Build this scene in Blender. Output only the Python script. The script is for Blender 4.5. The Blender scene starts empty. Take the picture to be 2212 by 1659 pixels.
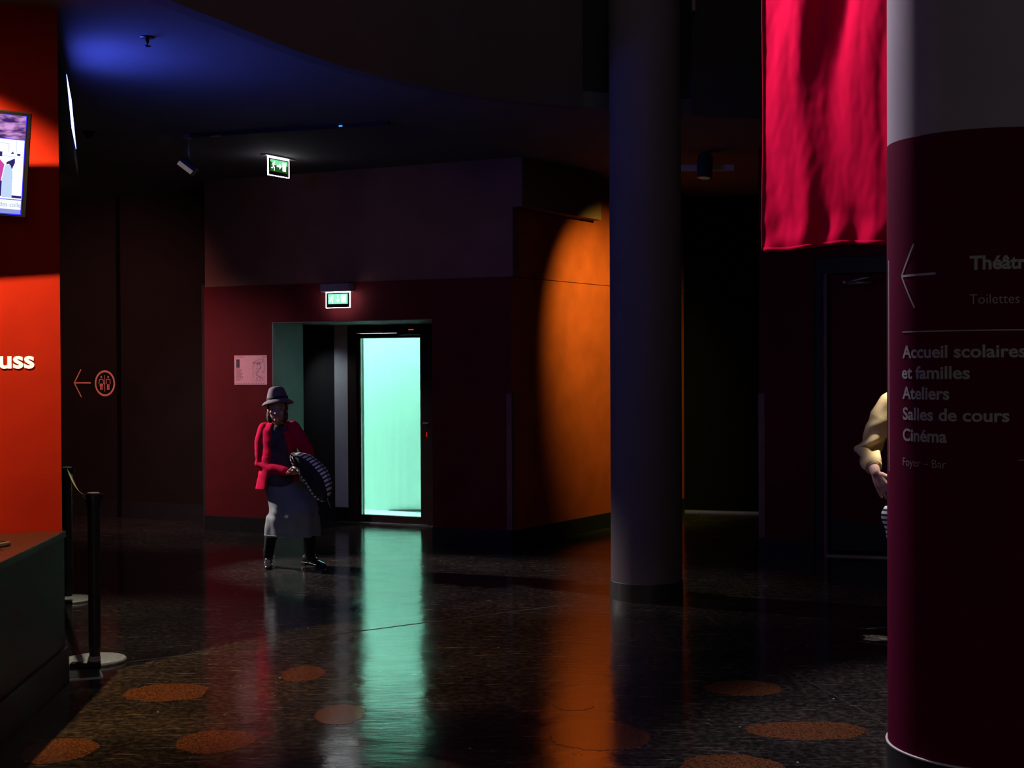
import bpy, bmesh, math, random
from mathutils import Vector, Matrix, noise
random.seed(7)
scene = bpy.context.scene
COL = scene.collection
V = Vector

# ------------------------------------------------------------------ camera
EYE = 1.70
def make_camera():
    cd = bpy.data.cameras.new('camera'); co = bpy.data.objects.new('camera', cd); COL.objects.link(co)
    cd.lens = 50.0; cd.sensor_width = 36.0; cd.sensor_fit = 'HORIZONTAL'
    cd.clip_start = 0.05; cd.clip_end = 200
    p = math.atan(39.5/3072.0); r = 0.0050
    fw = V((0, math.cos(p), -math.sin(p))); rt = V((1, 0, 0)); dn = V((0, -math.sin(p), -math.cos(p)))
    R = rt*math.cos(r) + dn*math.sin(r); D = -rt*math.sin(r) + dn*math.cos(r)
    M = Matrix((R, -D, -fw)).transposed().to_4x4(); M.translation = (0, 0, EYE)
    co.matrix_world = M
    scene.camera = co
make_camera()

# ------------------------------------------------------------------ world, exposure
world = bpy.data.worlds.new('daylight'); scene.world = world; world.use_nodes = True
bgn = world.node_tree.nodes['Background']
bgn.inputs[0].default_value = (0.80, 0.93, 1.0, 1); bgn.inputs[1].default_value = 46.0   # overcast daylight over the court behind the door
vs = scene.view_settings
vs.view_transform = 'Standard'; vs.look = 'None'; vs.gamma = 1.0; vs.use_curve_mapping = False; vs.exposure = 0.0
scene.display_settings.display_device = 'sRGB'

# ------------------------------------------------------------------ lamps of the hall (fixtures out of view) and added fill lights
def aim(o, target):
    d = V(target) - o.location
    o.rotation_euler = d.to_track_quat('-Z', 'Y').to_euler()
def spot(name, loc, target, energy, color, half_deg, blend, radius=0.05):
    l = bpy.data.lights.new(name, 'SPOT'); l.energy = energy; l.color = color
    l.spot_size = math.radians(half_deg*2); l.spot_blend = blend; l.shadow_soft_size = radius
    o = bpy.data.objects.new(name, l); COL.objects.link(o); o.location = loc; aim(o, target); return o
def area(name, loc, target, energy, color, sx, sy):
    l = bpy.data.lights.new(name, 'AREA'); l.shape = 'RECTANGLE'; l.size = sx; l.size_y = sy
    l.energy = energy; l.color = color
    o = bpy.data.objects.new(name, l); COL.objects.link(o); o.location = loc; aim(o, target); return o
# dim fill light added above and behind the camera to lift the blacks
area('rear_fill', (0.0, -9.0, 5.4), (0.0, 9.0, 1.8), 90.0, (1.0, 0.94, 0.95), 8.0, 3.0)
area('overhead_fill', (-0.3, 7.8, 6.45), (-0.3, 7.9, 0.0), 13.0, (0.90, 0.88, 1.0), 4.0, 4.0)  # second fill added overhead to bring out the floor
# amber wall washer over the ticket desk
spot('desk_washer', (-3.10, 6.70, 3.60), (-2.90, 7.51, 1.75), 620.0, (1.0, 0.60, 0.24), 42, 0.6, 0.03)
# white downlight by the rope barrier
spot('barrier_downlight', (-4.6, 13.15, 2.70), (-1.98, 12.02, 0.80), 1050.0, (1.0, 0.86, 0.84), 17, 0.6, 0.04)
spot('exit_wall_light', (-4.3, 12.5, 3.40), (-3.05, 14.55, 0.80), 200.0, (1.0, 0.80, 0.80), 32, 1.0, 0.04)
spot('jamb_fill', (-2.45, 15.35, 2.05), (-1.86, 15.55, 1.15), 9.0, (0.85, 0.97, 1.0), 40, 0.9, 0.05)  # lamp added to brighten the left side of the jamb
spot('corridor_red_fill', (-5.2, 12.6, 3.55), (-4.7, 16.0, 1.3), 330.0, (1.0, 0.40, 0.34), 42, 1.0, 0.05)  # added red spot standing in for bounce off the red wall
spot('barrier_downlight', (-2.85, 9.95, 3.60), (-2.75, 9.1, 0.0), 170.0, (1.0, 0.98, 0.80), 27, 0.8, 0.04)
# white stage spot on the hanging cloth and the near column
spot('cloth_spot', (-0.6, 9.4, 5.5), (1.95, 7.0, 3.2), 1250.0, (1.0, 0.90, 0.97), 32, 0.3, 0.15)
# white spot over the man behind the near column
spot('foyer_spot', (2.62, 8.35, 5.8), (2.43, 8.76, 1.10), 2600.0, (1.0, 0.93, 0.86), 3.0, 0.5, 0.04)
# amber spot of the fixture at the passage mouth
spot('passage_spot', (1.74, 13.08, 3.36), (1.0, 14.91, 1.95), 430.0, (1.0, 0.88, 0.13), 37, 1.0, 0.03)

# ------------------------------------------------------------------ materials
def new_mat(name):
    m = bpy.data.materials.new(name); m.use_nodes = True
    return m, m.node_tree.nodes, m.node_tree.links, m.node_tree.nodes['Principled BSDF']
MATS = {}
def mat(name, color, rough=0.6, metal=0.0, spec=0.5, var=0.0, scale=8.0, bump=0.0, bscale=60.0, emit=None, estr=0.0, sheen=0.0, detail=4.0):
    m, N, L, b = new_mat(name)
    b.inputs['Base Color'].default_value = (*color, 1); b.inputs['Roughness'].default_value = rough
    b.inputs['Metallic'].default_value = metal; b.inputs['Specular IOR Level'].default_value = spec
    if sheen: b.inputs['Sheen Weight'].default_value = sheen
    tc = N.new('ShaderNodeTexCoord')
    if var > 0:
        nz = N.new('ShaderNodeTexNoise'); nz.inputs['Scale'].default_value = scale; nz.inputs['Detail'].default_value = detail
        L.new(tc.outputs['Object'], nz.inputs['Vector'])
        rp = N.new('ShaderNodeValToRGB')
        rp.color_ramp.elements[0].position = 0.3; rp.color_ramp.elements[1].position = 0.7
        rp.color_ramp.elements[0].color = (*[c*(1-var) for c in color], 1)
        rp.color_ramp.elements[1].color = (*[min(1, c*(1+var)) for c in color], 1)
        L.new(nz.outputs['Fac'], rp.inputs['Fac']); L.new(rp.outputs['Color'], b.inputs['Base Color'])
    if bump > 0:
        nb = N.new('ShaderNodeTexNoise'); nb.inputs['Scale'].default_value = bscale; nb.inputs['Detail'].default_value = 3
        L.new(tc.outputs['Object'], nb.inputs['Vector'])
        bp = N.new('ShaderNodeBump'); bp.inputs['Strength'].default_value = bump; bp.inputs['Distance'].default_value = 0.01
        L.new(nb.outputs['Fac'], bp.inputs['Height']); L.new(bp.outputs['Normal'], b.inputs['Normal'])
    if emit is not None:
        b.inputs['Emission Color'].default_value = (*emit, 1); b.inputs['Emission Strength'].default_value = estr
    MATS[name] = m
    return m

M_maroon = mat('maroon_paint', (0.115, 0.0115, 0.0155), 0.8, spec=.12, var=0.10, scale=3, bump=0.03)
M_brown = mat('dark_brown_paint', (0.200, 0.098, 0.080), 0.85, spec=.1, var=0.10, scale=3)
M_redwall = mat('red_paint', (0.40, 0.021, 0.0085), 0.8, spec=.1, var=0.10, scale=4, bump=0.03)
M_orange = mat('rust_paint', (0.34, 0.054, 0.018), 0.8, spec=.15, var=0.12, scale=4, bump=0.03)
M_leftwall = mat('umber_paint', (0.0125, 0.0085, 0.009), 0.9, spec=.1, var=0.1, scale=3)
M_black = mat('black_lacquer', (0.010, 0.010, 0.012), 0.45, var=0.2, scale=10)
M_blackmatte = mat('black_matte', (0.014, 0.014, 0.016), 0.9, var=0.15, scale=10)
M_base = mat('black_baseboard', (0.009, 0.009, 0.011), 0.5, var=0.2, scale=10)
M_ceil = mat('dark_ceiling_paint', (0.070, 0.072, 0.082), 0.95, var=0.08, scale=2)
M_fascia = mat('balcony_front_paint', (0.045, 0.036, 0.041), 0.9, var=0.08, scale=2)
M_vest = mat('grey_plaster', (0.32, 0.34, 0.34), 0.7, var=0.1, scale=4, bump=0.05)
M_doorframe = mat('dark_bronze_metal', (0.045, 0.022, 0.020), 0.35, 0.2, var=0.15)
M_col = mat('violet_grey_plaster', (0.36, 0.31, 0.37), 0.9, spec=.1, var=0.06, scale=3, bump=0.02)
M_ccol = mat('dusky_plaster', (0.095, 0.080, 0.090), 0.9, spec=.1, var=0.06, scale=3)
M_clad = mat('maroon_vinyl', (0.105, 0.0045, 0.028), 0.9, spec=.02, var=0.06, scale=3)
M_white = mat('silver_lettering', (0.46, 0.44, 0.45), 0.6, var=0.03)
M_cream = mat('cream_lettering', (0.95, 0.88, 0.72), 0.6, var=0.03, emit=(1, .93, .82), estr=0.8)  # emission added so the letters stay pale under the amber light
M_pinkprint = mat('pale_print', (0.90, 0.36, 0.28), 0.7, var=0.1, scale=30)
M_metal = mat('brushed_steel', (0.45, 0.45, 0.46), 0.35, 0.9, var=0.1)
M_guard = mat('corner_guard', (0.20, 0.10, 0.10), 0.4, 0.2, var=0.1)
M_baseplate = mat('cast_base', (0.55, 0.52, 0.46), 0.55, 0.3, var=0.25, scale=40, bump=0.15)
M_belt = mat('gold_belt', (0.60, 0.47, 0.18), 0.55, var=0.15, scale=50, bump=0.1)
M_conc = mat('pale_concrete', (0.74, 0.74, 0.72), 0.85)
M_skin = mat('skin', (0.52, 0.27, 0.20), 0.55, var=0.12, scale=18, bump=0.05)
M_skin2 = mat('fair_skin', (0.66, 0.38, 0.31), 0.5, var=0.14, scale=25, bump=0.06)
M_plate = mat('floor_box_metal', (0.10, 0.10, 0.09), 0.35, 0.6, var=0.3, scale=30)

def m_concrete_streaks():
    m, N, L, b = new_mat('streaked_concrete'); b.inputs['Roughness'].default_value = 0.9
    tc = N.new('ShaderNodeTexCoord'); mp = N.new('ShaderNodeMapping'); mp.inputs['Scale'].default_value = (6, 6, 0.25)
    L.new(tc.outputs['Object'], mp.inputs['Vector'])
    nz = N.new('ShaderNodeTexNoise'); nz.inputs['Scale'].default_value = 2.0; nz.inputs['Detail'].default_value = 6
    L.new(mp.outputs['Vector'], nz.inputs['Vector'])
    rp = N.new('ShaderNodeValToRGB'); rp.color_ramp.elements[0].position = 0.25; rp.color_ramp.elements[1].position = 0.7
    rp.color_ramp.elements[0].color = (0.74, 0.75, 0.74, 1); rp.color_ramp.elements[1].color = (0.82, 0.82, 0.80, 1)
    L.new(nz.outputs['Fac'], rp.inputs['Fac'])
    n2 = N.new('ShaderNodeTexNoise'); n2.inputs['Scale'].default_value = 5.0; n2.inputs['Detail'].default_value = 8; n2.inputs['Roughness'].default_value = .7
    L.new(tc.outputs['Object'], n2.inputs['Vector'])
    r2 = N.new('ShaderNodeValToRGB'); r2.color_ramp.elements[0].position = 0.24; r2.color_ramp.elements[1].position = 0.30
    r2.color_ramp.elements[0].color = (0.55, 0.57, 0.56, 1); r2.color_ramp.elements[1].color = (1, 1, 1, 1)
    L.new(n2.outputs['Fac'], r2.inputs['Fac'])
    mx = N.new('ShaderNodeMixRGB'); mx.blend_type = 'MULTIPLY'; mx.inputs[0].default_value = 1.0
    L.new(rp.outputs['Color'], mx.inputs[1]); L.new(r2.outputs['Color'], mx.inputs[2])
    L.new(mx.outputs['Color'], b.inputs['Base Color'])
    return m
M_streak = m_concrete_streaks()

def m_glass():
    m, N, L, b = new_mat('green_tinted_glass'); N.remove(b); out = N['Material Output']
    t = N.new('ShaderNodeBsdfTransparent'); t.inputs[0].default_value = (0.615, 1.0, 0.845, 1)
    g = N.new('ShaderNodeBsdfGlossy'); g.inputs['Roughness'].default_value = 0.02
    mx = N.new('ShaderNodeMixShader'); fr = N.new('ShaderNodeFresnel'); fr.inputs[0].default_value = 1.45
    L.new(fr.outputs[0], mx.inputs[0]); L.new(t.outputs[0], mx.inputs[1]); L.new(g.outputs[0], mx.inputs[2])
    L.new(mx.outputs[0], out.inputs['Surface'])
    return m
M_glass = m_glass()

def m_floor():
    m, N, L, b = new_mat('polished_resin_floor')
    tc = N.new('ShaderNodeTexCoord')
    def nz(scale, detail, rough=.5, vec=None):
        n = N.new('ShaderNodeTexNoise'); n.inputs['Scale'].default_value = scale; n.inputs['Detail'].default_value = detail
        n.inputs['Roughness'].default_value = rough; L.new(vec or tc.outputs['Object'], n.inputs['Vector']); return n
    def ramp(src, p0, c0, p1, c1):
        r = N.new('ShaderNodeValToRGB'); r.color_ramp.elements[0].position = p0; r.color_ramp.elements[1].position = p1
        r.color_ramp.elements[0].color = (*c0, 1); r.color_ramp.elements[1].color = (*c1, 1); L.new(src, r.inputs['Fac']); return r
    def mix(f, a, c, mode='MIX'):
        x = N.new('ShaderNodeMixRGB'); x.blend_type = mode
        if isinstance(f, float): x.inputs[0].default_value = f
        else: L.new(f, x.inputs[0])
        for i, s in ((1, a), (2, c)):
            if isinstance(s, tuple): x.inputs[i].default_value = (*s, 1)
            else: L.new(s, x.inputs[i])
        return x
    big = nz(1.3, 6, .65)
    c = ramp(big.outputs['Fac'], .35, (.012, .012, .013), .70, (.040, .034, .030))
    # fine mottling of the aggregate
    mot = ramp(nz(26, 5, .7).outputs['Fac'], .45, (.5, .5, .5), .72, (3.2, 3.0, 2.7))
    c = mix(1.0, c.outputs['Color'], mot.outputs['Color'], 'MULTIPLY')
    # worn pale chips
    vo = N.new('ShaderNodeTexVoronoi'); vo.inputs['Scale'].default_value = 4.5; vo.inputs['Randomness'].default_value = 1.0
    L.new(tc.outputs['Object'], vo.inputs['Vector'])
    chip = ramp(vo.outputs['Distance'], .018, (1, 1, 1), .032, (0, 0, 0))
    c = mix(chip.outputs['Color'], c.outputs['Color'], (.75, .72, .68))
    vo2 = N.new('ShaderNodeTexVoronoi'); vo2.inputs['Scale'].default_value = 11; L.new(tc.outputs['Object'], vo2.inputs['Vector'])
    chip2 = ramp(vo2.outputs['Distance'], .05, (1, 1, 1), .075, (0, 0, 0))
    gate = ramp(nz(2.2, 2).outputs['Fac'], .52, (0, 0, 0), .60, (.6, .6, .6))
    cg = mix(1.0, chip2.outputs['Color'], gate.outputs['Color'], 'MULTIPLY')
    c = mix(cg.outputs['Color'], c.outputs['Color'], (.45, .42, .38))
    # long scuffs
    mp = N.new('ShaderNodeMapping'); mp.inputs['Scale'].default_value = (1.2, 14, 1); mp.inputs['Rotation'].default_value = (0, 0, .35)
    L.new(tc.outputs['Object'], mp.inputs['Vector'])
    scn = nz(3.0, 7, .75, mp.outputs['Vector'])
    sc = ramp(scn.outputs['Fac'], .58, (0, 0, 0), .72, (1, 1, 1))
    c = mix(sc.outputs['Color'], c.outputs['Color'], (.30, .26, .22))
    L.new(c.outputs['Color'], b.inputs['Base Color'])
    rr = ramp(nz(4, 5).outputs['Fac'], .3, (.09, .09, .09), .75, (.17, .17, .17))
    rs = mix(sc.outputs['Color'], rr.outputs['Color'], (.42, .42, .42))
    L.new(rs.outputs['Color'], b.inputs['Roughness'])
    b.inputs['IOR'].default_value = 1.9
    # uneven trowelled surface
    b1 = N.new('ShaderNodeBump'); b1.inputs['Strength'].default_value = .14; b1.inputs['Distance'].default_value = .02
    L.new(nz(3.5, 2).outputs['Fac'], b1.inputs['Height'])
    mp2 = N.new('ShaderNodeMapping'); mp2.inputs['Scale'].default_value = (2.5, 9, 1); L.new(tc.outputs['Object'], mp2.inputs['Vector'])
    b2 = N.new('ShaderNodeBump'); b2.inputs['Strength'].default_value = .10; b2.inputs['Distance'].default_value = .01
    L.new(nz(3, 5, .6, mp2.outputs['Vector']).outputs['Fac'], b2.inputs['Height']); L.new(b1.outputs['Normal'], b2.inputs['Normal'])
    b3 = N.new('ShaderNodeBump'); b3.inputs['Strength'].default_value = .5; b3.inputs['Distance'].default_value = .004
    L.new(mix(.5, chip.outputs['Color'], cg.outputs['Color'], 'ADD').outputs['Color'], b3.inputs['Height']); L.new(b2.outputs['Normal'], b3.inputs['Normal'])
    L.new(b3.outputs['Normal'], b.inputs['Normal'])
    return m
M_floor = m_floor()

def m_inlay():
    m, N, L, b = new_mat('brown_terrazzo'); b.inputs['Roughness'].default_value = 0.16; b.inputs['IOR'].default_value = 1.9
    tc = N.new('ShaderNodeTexCoord')
    v = N.new('ShaderNodeTexVoronoi'); v.inputs['Scale'].default_value = 110; L.new(tc.outputs['Object'], v.inputs['Vector'])
    r = N.new('ShaderNodeValToRGB'); r.color_ramp.elements[0].color = (.22, .080, .030, 1); r.color_ramp.elements[1].color = (.045, .018, .010, 1)
    r.color_ramp.elements[0].position = .15; r.color_ramp.elements[1].position = .75
    L.new(v.outputs['Distance'], r.inputs['Fac']); L.new(r.outputs['Color'], b.inputs['Base Color'])
    return m
M_inlay = m_inlay()

def m_cloth(name, col, scale=900, bump=.15, sheen=.4, rough=.85, var=.12, spec=.2):
    m, N, L, b = new_mat(name); b.inputs['Roughness'].default_value = rough; b.inputs['Sheen Weight'].default_value = sheen
    b.inputs['Sheen Tint'].default_value = (*[min(1, c*1.6+.1) for c in col], 1); b.inputs['Specular IOR Level'].default_value = spec
    tc = N.new('ShaderNodeTexCoord')
    n = N.new('ShaderNodeTexNoise'); n.inputs['Scale'].default_value = 12; n.inputs['Detail'].default_value = 6; L.new(tc.outputs['Object'], n.inputs['Vector'])
    r = N.new('ShaderNodeValToRGB'); r.color_ramp.elements[0].color = (*[c*(1-var) for c in col], 1); r.color_ramp.elements[1].color = (*[min(1, c*(1+var)) for c in col], 1)
    L.new(n.outputs['Fac'], r.inputs['Fac']); L.new(r.outputs['Color'], b.inputs['Base Color'])
    w = N.new('ShaderNodeTexNoise'); w.inputs['Scale'].default_value = scale; w.inputs['Detail'].default_value = 2; L.new(tc.outputs['Object'], w.inputs['Vector'])
    bp = N.new('ShaderNodeBump'); bp.inputs['Strength'].default_value = bump; bp.inputs['Distance'].default_value = .004
    L.new(w.outputs['Fac'], bp.inputs['Height']); L.new(bp.outputs['Normal'], b.inputs['Normal'])
    return m
M_curtain = m_cloth('crimson_satin', (0.56, 0.0025, 0.040), 500, .06, .0, .9, .12, .02)
M_hem = m_cloth('crimson_hem', (0.40, 0.002, 0.030), 500, .06, .0, .9, .12, .02)
M_jacket = m_cloth('red_wool', (0.58, 0.006, 0.055), 260, .35, .0, .95, .12, .04)
M_denim = m_cloth('grey_denim', (0.22, 0.24, 0.25), 420, .3, .1)
M_felt = m_cloth('grey_felt', (0.15, 0.12, 0.14), 300, .3, .5)
M_ribbon = m_cloth('dark_ribbon', (0.035, 0.028, 0.034), 300, .2, .2)
M_stocking = m_cloth('black_stocking', (0.010, 0.009, 0.010), 400, .1, .1)
M_blouse = m_cloth('flowered_blouse', (0.07, 0.055, 0.08), 120, .3, .1, .8, .9)
M_khaki = m_cloth('khaki_jersey', (0.56, 0.42, 0.21), 350, .25, .2)
M_trouser = m_cloth('dark_trousers', (0.020, 0.020, 0.026), 350, .2, .1)
M_hair = m_cloth('grey_brown_hair', (0.075, 0.055, 0.045), 200, .5, .3)
M_hair2 = m_cloth('brown_hair', (0.055, 0.030, 0.018), 200, .5, .3)
M_shoe = mat('polished_black_leather', (0.055, 0.055, 0.060), 0.14, 0.55, var=.2, scale=30, bump=.15, bscale=25)
M_eye = mat('eye', (0.30, 0.28, 0.27), 0.35)
M_lip = mat('lips', (0.40, 0.10, 0.09), 0.5)

def emission(name, col, strength):
    m, N, L, b = new_mat(name); N.remove(b); e = N.new('ShaderNodeEmission')
    e.inputs[0].default_value = (*col, 1); e.inputs[1].default_value = strength
    L.new(e.outputs[0], N['Material Output'].inputs['Surface']); return m
E_white = emission('lit_white', (0.96, 1.0, 0.98), 1.6)
E_edge = emission('edge_light', (0.95, 0.90, 0.96), 18.0)
E_green = emission('lit_green', (0.20, 0.85, 0.38), 1.0)
E_mint = emission('lit_mint', (0.30, 1.0, 0.62), 1.1)
E_dkgreen = emission('lit_deep_green', (0.02, 0.10, 0.02), 1.0)
E_red = emission('red_led', (1.0, 0.03, 0.02), 2.5)
E_blue = emission('blue_led', (0.05, 0.35, 1.0), 1.5)
E_cold = emission('cold_screen', (0.075, 0.115, 1.0), 28.0)
E_amber = emission('amber_spark', (1.0, 0.7, 0.15), 3.0)

# ------------------------------------------------------------------ mesh helpers
class MB:
    def __init__(s): s.v = []; s.f = []; s.uv = None; s.smooth = False
    def add(s, vs, fs):
        o = len(s.v); s.v += [V(p) for p in vs]; s.f += [tuple(i+o for i in f) for f in fs]; return o
    def box(s, x0, x1, y0, y1, z0, z1, M=None):
        P = [V((x, y, z)) for z in (z0, z1) for y in (y0, y1) for x in (x0, x1)]
        if M is not None: P = [M(p) if callable(M) else M @ p for p in P]
        s.add(P, [(0, 2, 3, 1), (4, 5, 7, 6), (0, 1, 5, 4), (2, 6, 7, 3), (0, 4, 6, 2), (1, 3, 7, 5)]); return s
    def prism(s, pts, z0, z1):
        n = len(pts)
        s.add([(p[0], p[1], z0) for p in pts] + [(p[0], p[1], z1) for p in pts],
              [tuple(range(n-1, -1, -1)), tuple(range(n, 2*n))] + [(i, (i+1) % n, n+(i+1) % n, n+i) for i in range(n)]); return s
    def loft(s, rings, cap=True, closed=True):
        n = len(rings[0]); o = len(s.v)
        for r in rings: s.v += [V(p) for p in r]
        m = n if closed else n-1
        for i in range(len(rings)-1):
            for j in range(m):
                a = o+i*n+j; b = o+i*n+(j+1) % n; s.f.append((a, b, b+n, a+n))
        if cap and closed:
            s.f.append(tuple(o+j for j in range(n-1, -1, -1))); s.f.append(tuple(o+(len(rings)-1)*n+j for j in range(n)))
        s.smooth = True; return s
    def lathe(s, prof, n=32, c=(0, 0, 0), M=None):
        rings = []
        for (r, z) in prof:
            R = [V((c[0]+r*math.cos(2*math.pi*k/n), c[1]+r*math.sin(2*math.pi*k/n), c[2]+z)) for k in range(n)]
            rings.append([M @ p for p in R] if M is not None else R)
        return s.loft(rings)
    def tube(s, pts, rad, n=12, flat=1.0, up=None):
        pts = [V(p) for p in pts]
        if not isinstance(rad, (list, tuple)): rad = [rad]*len(pts)
        rings = []; prev = None
        for i, p in enumerate(pts):
            t = (pts[min(i+1, len(pts)-1)] - pts[max(i-1, 0)]).normalized()
            a = V(up) if up is not None else (prev if prev is not None else (V((0, 0, 1)) if abs(t.z) < .9 else V((0, 1, 0))))
            a = (a - t*a.dot(t)).normalized(); prev = a; b = t.cross(a)
            rings.append([p + a*(rad[i]*math.cos(2*math.pi*k/n)) + b*(rad[i]*flat*math.sin(2*math.pi*k/n)) for k in range(n)])
        return s.loft(rings)
    def capsule(s, pts, rad, n=14):
        """closed tube with rounded ends, for merging"""
        pts = [V(p) for p in pts]
        if not isinstance(rad, (list, tuple)): rad = [rad]*len(pts)
        d0 = (pts[0]-pts[1]).normalized(); d1 = (pts[-1]-pts[-2]).normalized()
        P = [pts[0]+d0*rad[0]*.95, pts[0]+d0*rad[0]*.6] + pts + [pts[-1]+d1*rad[-1]*.6, pts[-1]+d1*rad[-1]*.95]
        R = [rad[0]*.3, rad[0]*.8] + list(rad) + [rad[-1]*.8, rad[-1]*.3]
        return s.tube(P, R, n)
    def ball(s, c, r, n=20, m=12, M=None):
        c = V(c); r = V(r) if not isinstance(r, (int, float)) else V((r, r, r))
        rings = []
        for i in range(m+1):
            th = math.pi*(i+.02)/(m+.04); 
            R = [V((r.x*math.sin(th)*math.cos(2*math.pi*k/n), r.y*math.sin(th)*math.sin(2*math.pi*k/n), -r.z*math.cos(th))) for k in range(n)]
            rings.append([c + (M @ p if M is not None else p) for p in R])
        return s.loft(rings)
    def grid(s, fn, nu, nv):
        o = len(s.v); uvs = []
        for j in range(nv+1):
            for i in range(nu+1): s.v.append(V(fn(i/nu, j/nv))); uvs.append((i/nu, j/nv))
        for j in range(nv):
            for i in range(nu):
                a = o+j*(nu+1)+i; s.f.append((a, a+1, a+nu+2, a+nu+1))
        s.uv = (s.uv or []) + uvs; s.smooth = True; return s
    def mesh(s, name):
        me = bpy.data.meshes.new(name); me.from_pydata([tuple(p) for p in s.v], [], s.f)
        bm = bmesh.new(); bm.from_mesh(me); bmesh.ops.recalc_face_normals(bm, faces=bm.faces); bm.to_mesh(me); bm.free()
        if s.uv and len(s.uv) == len(s.v):
            l = me.uv_layers.new(name='UVMap')
            for lp in me.loops: l.data[lp.index].uv = s.uv[lp.vertex_index]
        if s.smooth:
            for p in me.polygons: p.use_smooth = True
        return me

def obj(name, mb, m, parent=None, kind=None, bevel=0, sub=0, solid=0, auto=None):
    me = mb.mesh(name) if isinstance(mb, MB) else mb
    if m is not None:
        me.materials.clear(); me.materials.append(m)
    o = bpy.data.objects.new(name, me); COL.objects.link(o)
    if parent is not None: o.parent = parent
    if kind: o['kind'] = kind
    if solid:
        md = o.modifiers.new('solid', 'SOLIDIFY'); md.thickness = solid; md.offset = 0
    if bevel:
        md = o.modifiers.new('bevel', 'BEVEL'); md.width = bevel; md.segments = 2; md.limit_method = 'ANGLE'; md.angle_limit = .7
    if sub:
        md = o.modifiers.new('sub', 'SUBSURF'); md.levels = sub; md.render_levels = sub
    if auto:
        for p in me.polygons: p.use_smooth = True
        md = o.modifiers.new('split', 'EDGE_SPLIT'); md.split_angle = math.radians(auto)
    return o
def tag(o, label, cat, group=None):
    o['label'] = label; o['category'] = cat
    if group: o['group'] = group
    return o
def thing(name, label, cat, loc=(0, 0, 0), rz=0.0, group=None):
    o = bpy.data.objects.new(name, None); COL.objects.link(o); o.location = loc; o.rotation_euler = (0, 0, rz); o.empty_display_size = .1
    return tag(o, label, cat, group)
def struct(name, mb, m, parent=None, **k):
    return obj(name, mb, m, parent, kind=None if parent else 'structure', **k)
def remeshed(name, mb, m, parent, voxel=.006, smooth=6, wrinkle=None, fac=.5):
    """merge overlapping closed pieces into one continuous skin"""
    t = obj(name+'_tmp', mb, m)
    r = t.modifiers.new('r', 'REMESH'); r.mode = 'VOXEL'; r.voxel_size = voxel; r.use_smooth_shade = True
    s = t.modifiers.new('s', 'SMOOTH'); s.iterations = smooth; s.factor = fac
    dg = bpy.context.evaluated_depsgraph_get(); dg.update()
    me = bpy.data.meshes.new_from_object(t.evaluated_get(dg)); me.name = name
    bpy.data.objects.remove(t)
    if wrinkle:
        nrm = [v.normal.copy() for v in me.vertices]
        for v, nn in zip(me.vertices, nrm): v.co += nn*wrinkle(v.co)
    for p in me.polygons: p.use_smooth = True
    return obj(name, me, m, parent)
def stroke2d(mb, pts, w, fr, cap=True):
    """flat stroke: fr maps (x,y) to 3-D"""
    for a, b in zip(pts[:-1], pts[1:]):
        a = V((*a, 0)); b = V((*b, 0)); d = (b-a).normalized(); n = V((-d.y, d.x, 0))*w/2
        mb.add([fr(*(a+n).xy), fr(*(a-n).xy), fr(*(b-n).xy), fr(*(b+n).xy)], [(0, 1, 2, 3)])
    if cap:
        for p in pts: disc2d(mb, p, w/2, fr, 12)
def disc2d(mb, c, r, fr, n=24, ry=None):
    ry = ry or r
    mb.add([fr(c[0]+r*math.cos(2*math.pi*k/n), c[1]+ry*math.sin(2*math.pi*k/n)) for k in range(n)], [tuple(range(n))])
def ring2d(mb, c, r0, r1, fr, n=48):
    P = []
    for k in range(n):
        a = 2*math.pi*k/n; P += [fr(c[0]+r0*math.cos(a), c[1]+r0*math.sin(a)), fr(c[0]+r1*math.cos(a), c[1]+r1*math.sin(a))]
    mb.add(P, [(2*k, 2*k+1, (2*k+3) % (2*n), (2*k+2) % (2*n)) for k in range(n)])
def poly2d(mb, pts, fr): mb.add([fr(*p) for p in pts], [tuple(range(len(pts)))])
def text2d(txt, size, bold=0.0, width=None, align='LEFT'):
    """outlines of a line of lettering as a flat mesh in x,y"""
    c = bpy.data.curves.new('txt', 'FONT'); c.body = txt; c.size = size; c.align_x = align; c.offset = bold; c.resolution_u = 4
    o = bpy.data.objects.new('txt', c); COL.objects.link(o)
    dg = bpy.context.evaluated_depsgraph_get(); dg.update()
    me = bpy.data.meshes.new_from_object(o.evaluated_get(dg))
    bpy.data.objects.remove(o); bpy.data.curves.remove(c)
    xs = [v.co.x for v in me.vertices]; k = 1.0
    if width: k = width/(max(xs)-min(xs))
    x0 = min(xs) if align == 'LEFT' else 0
    mb = MB(); mb.add([((v.co.x-x0)*k, v.co.y, 0) for v in me.vertices], [tuple(p.vertices) for p in me.polygons])
    bpy.data.meshes.remove(me)
    return mb

# ================================================================== the setting
# frame of the exit wall: u runs left along it, off runs into the building
A0 = V((-.008, 13.303, 0)); EU = V((-.9027, .4303, 0)); EN = V((.4303, .9027, 0))
def W(u, off, z): return A0 + EU*u + EN*off + V((0, 0, z))
def Wp(p): return W(p.x, p.y, p.z)
def wbox(mb, u0, u1, o0, o1, z0, z1): return mb.box(u0, u1, o0, o1, z0, z1, Wp)
ZL, ZH = 3.64, 6.60       # low ceiling under the balcony, high ceiling of the hall
DO = 1.27                 # depth of the glass door behind the wall face

# floor (closed slab)
mb = MB(); mb.box(-11, 9, -12, 22, -.2, 0); floor = struct('floor', mb, M_floor)
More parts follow.
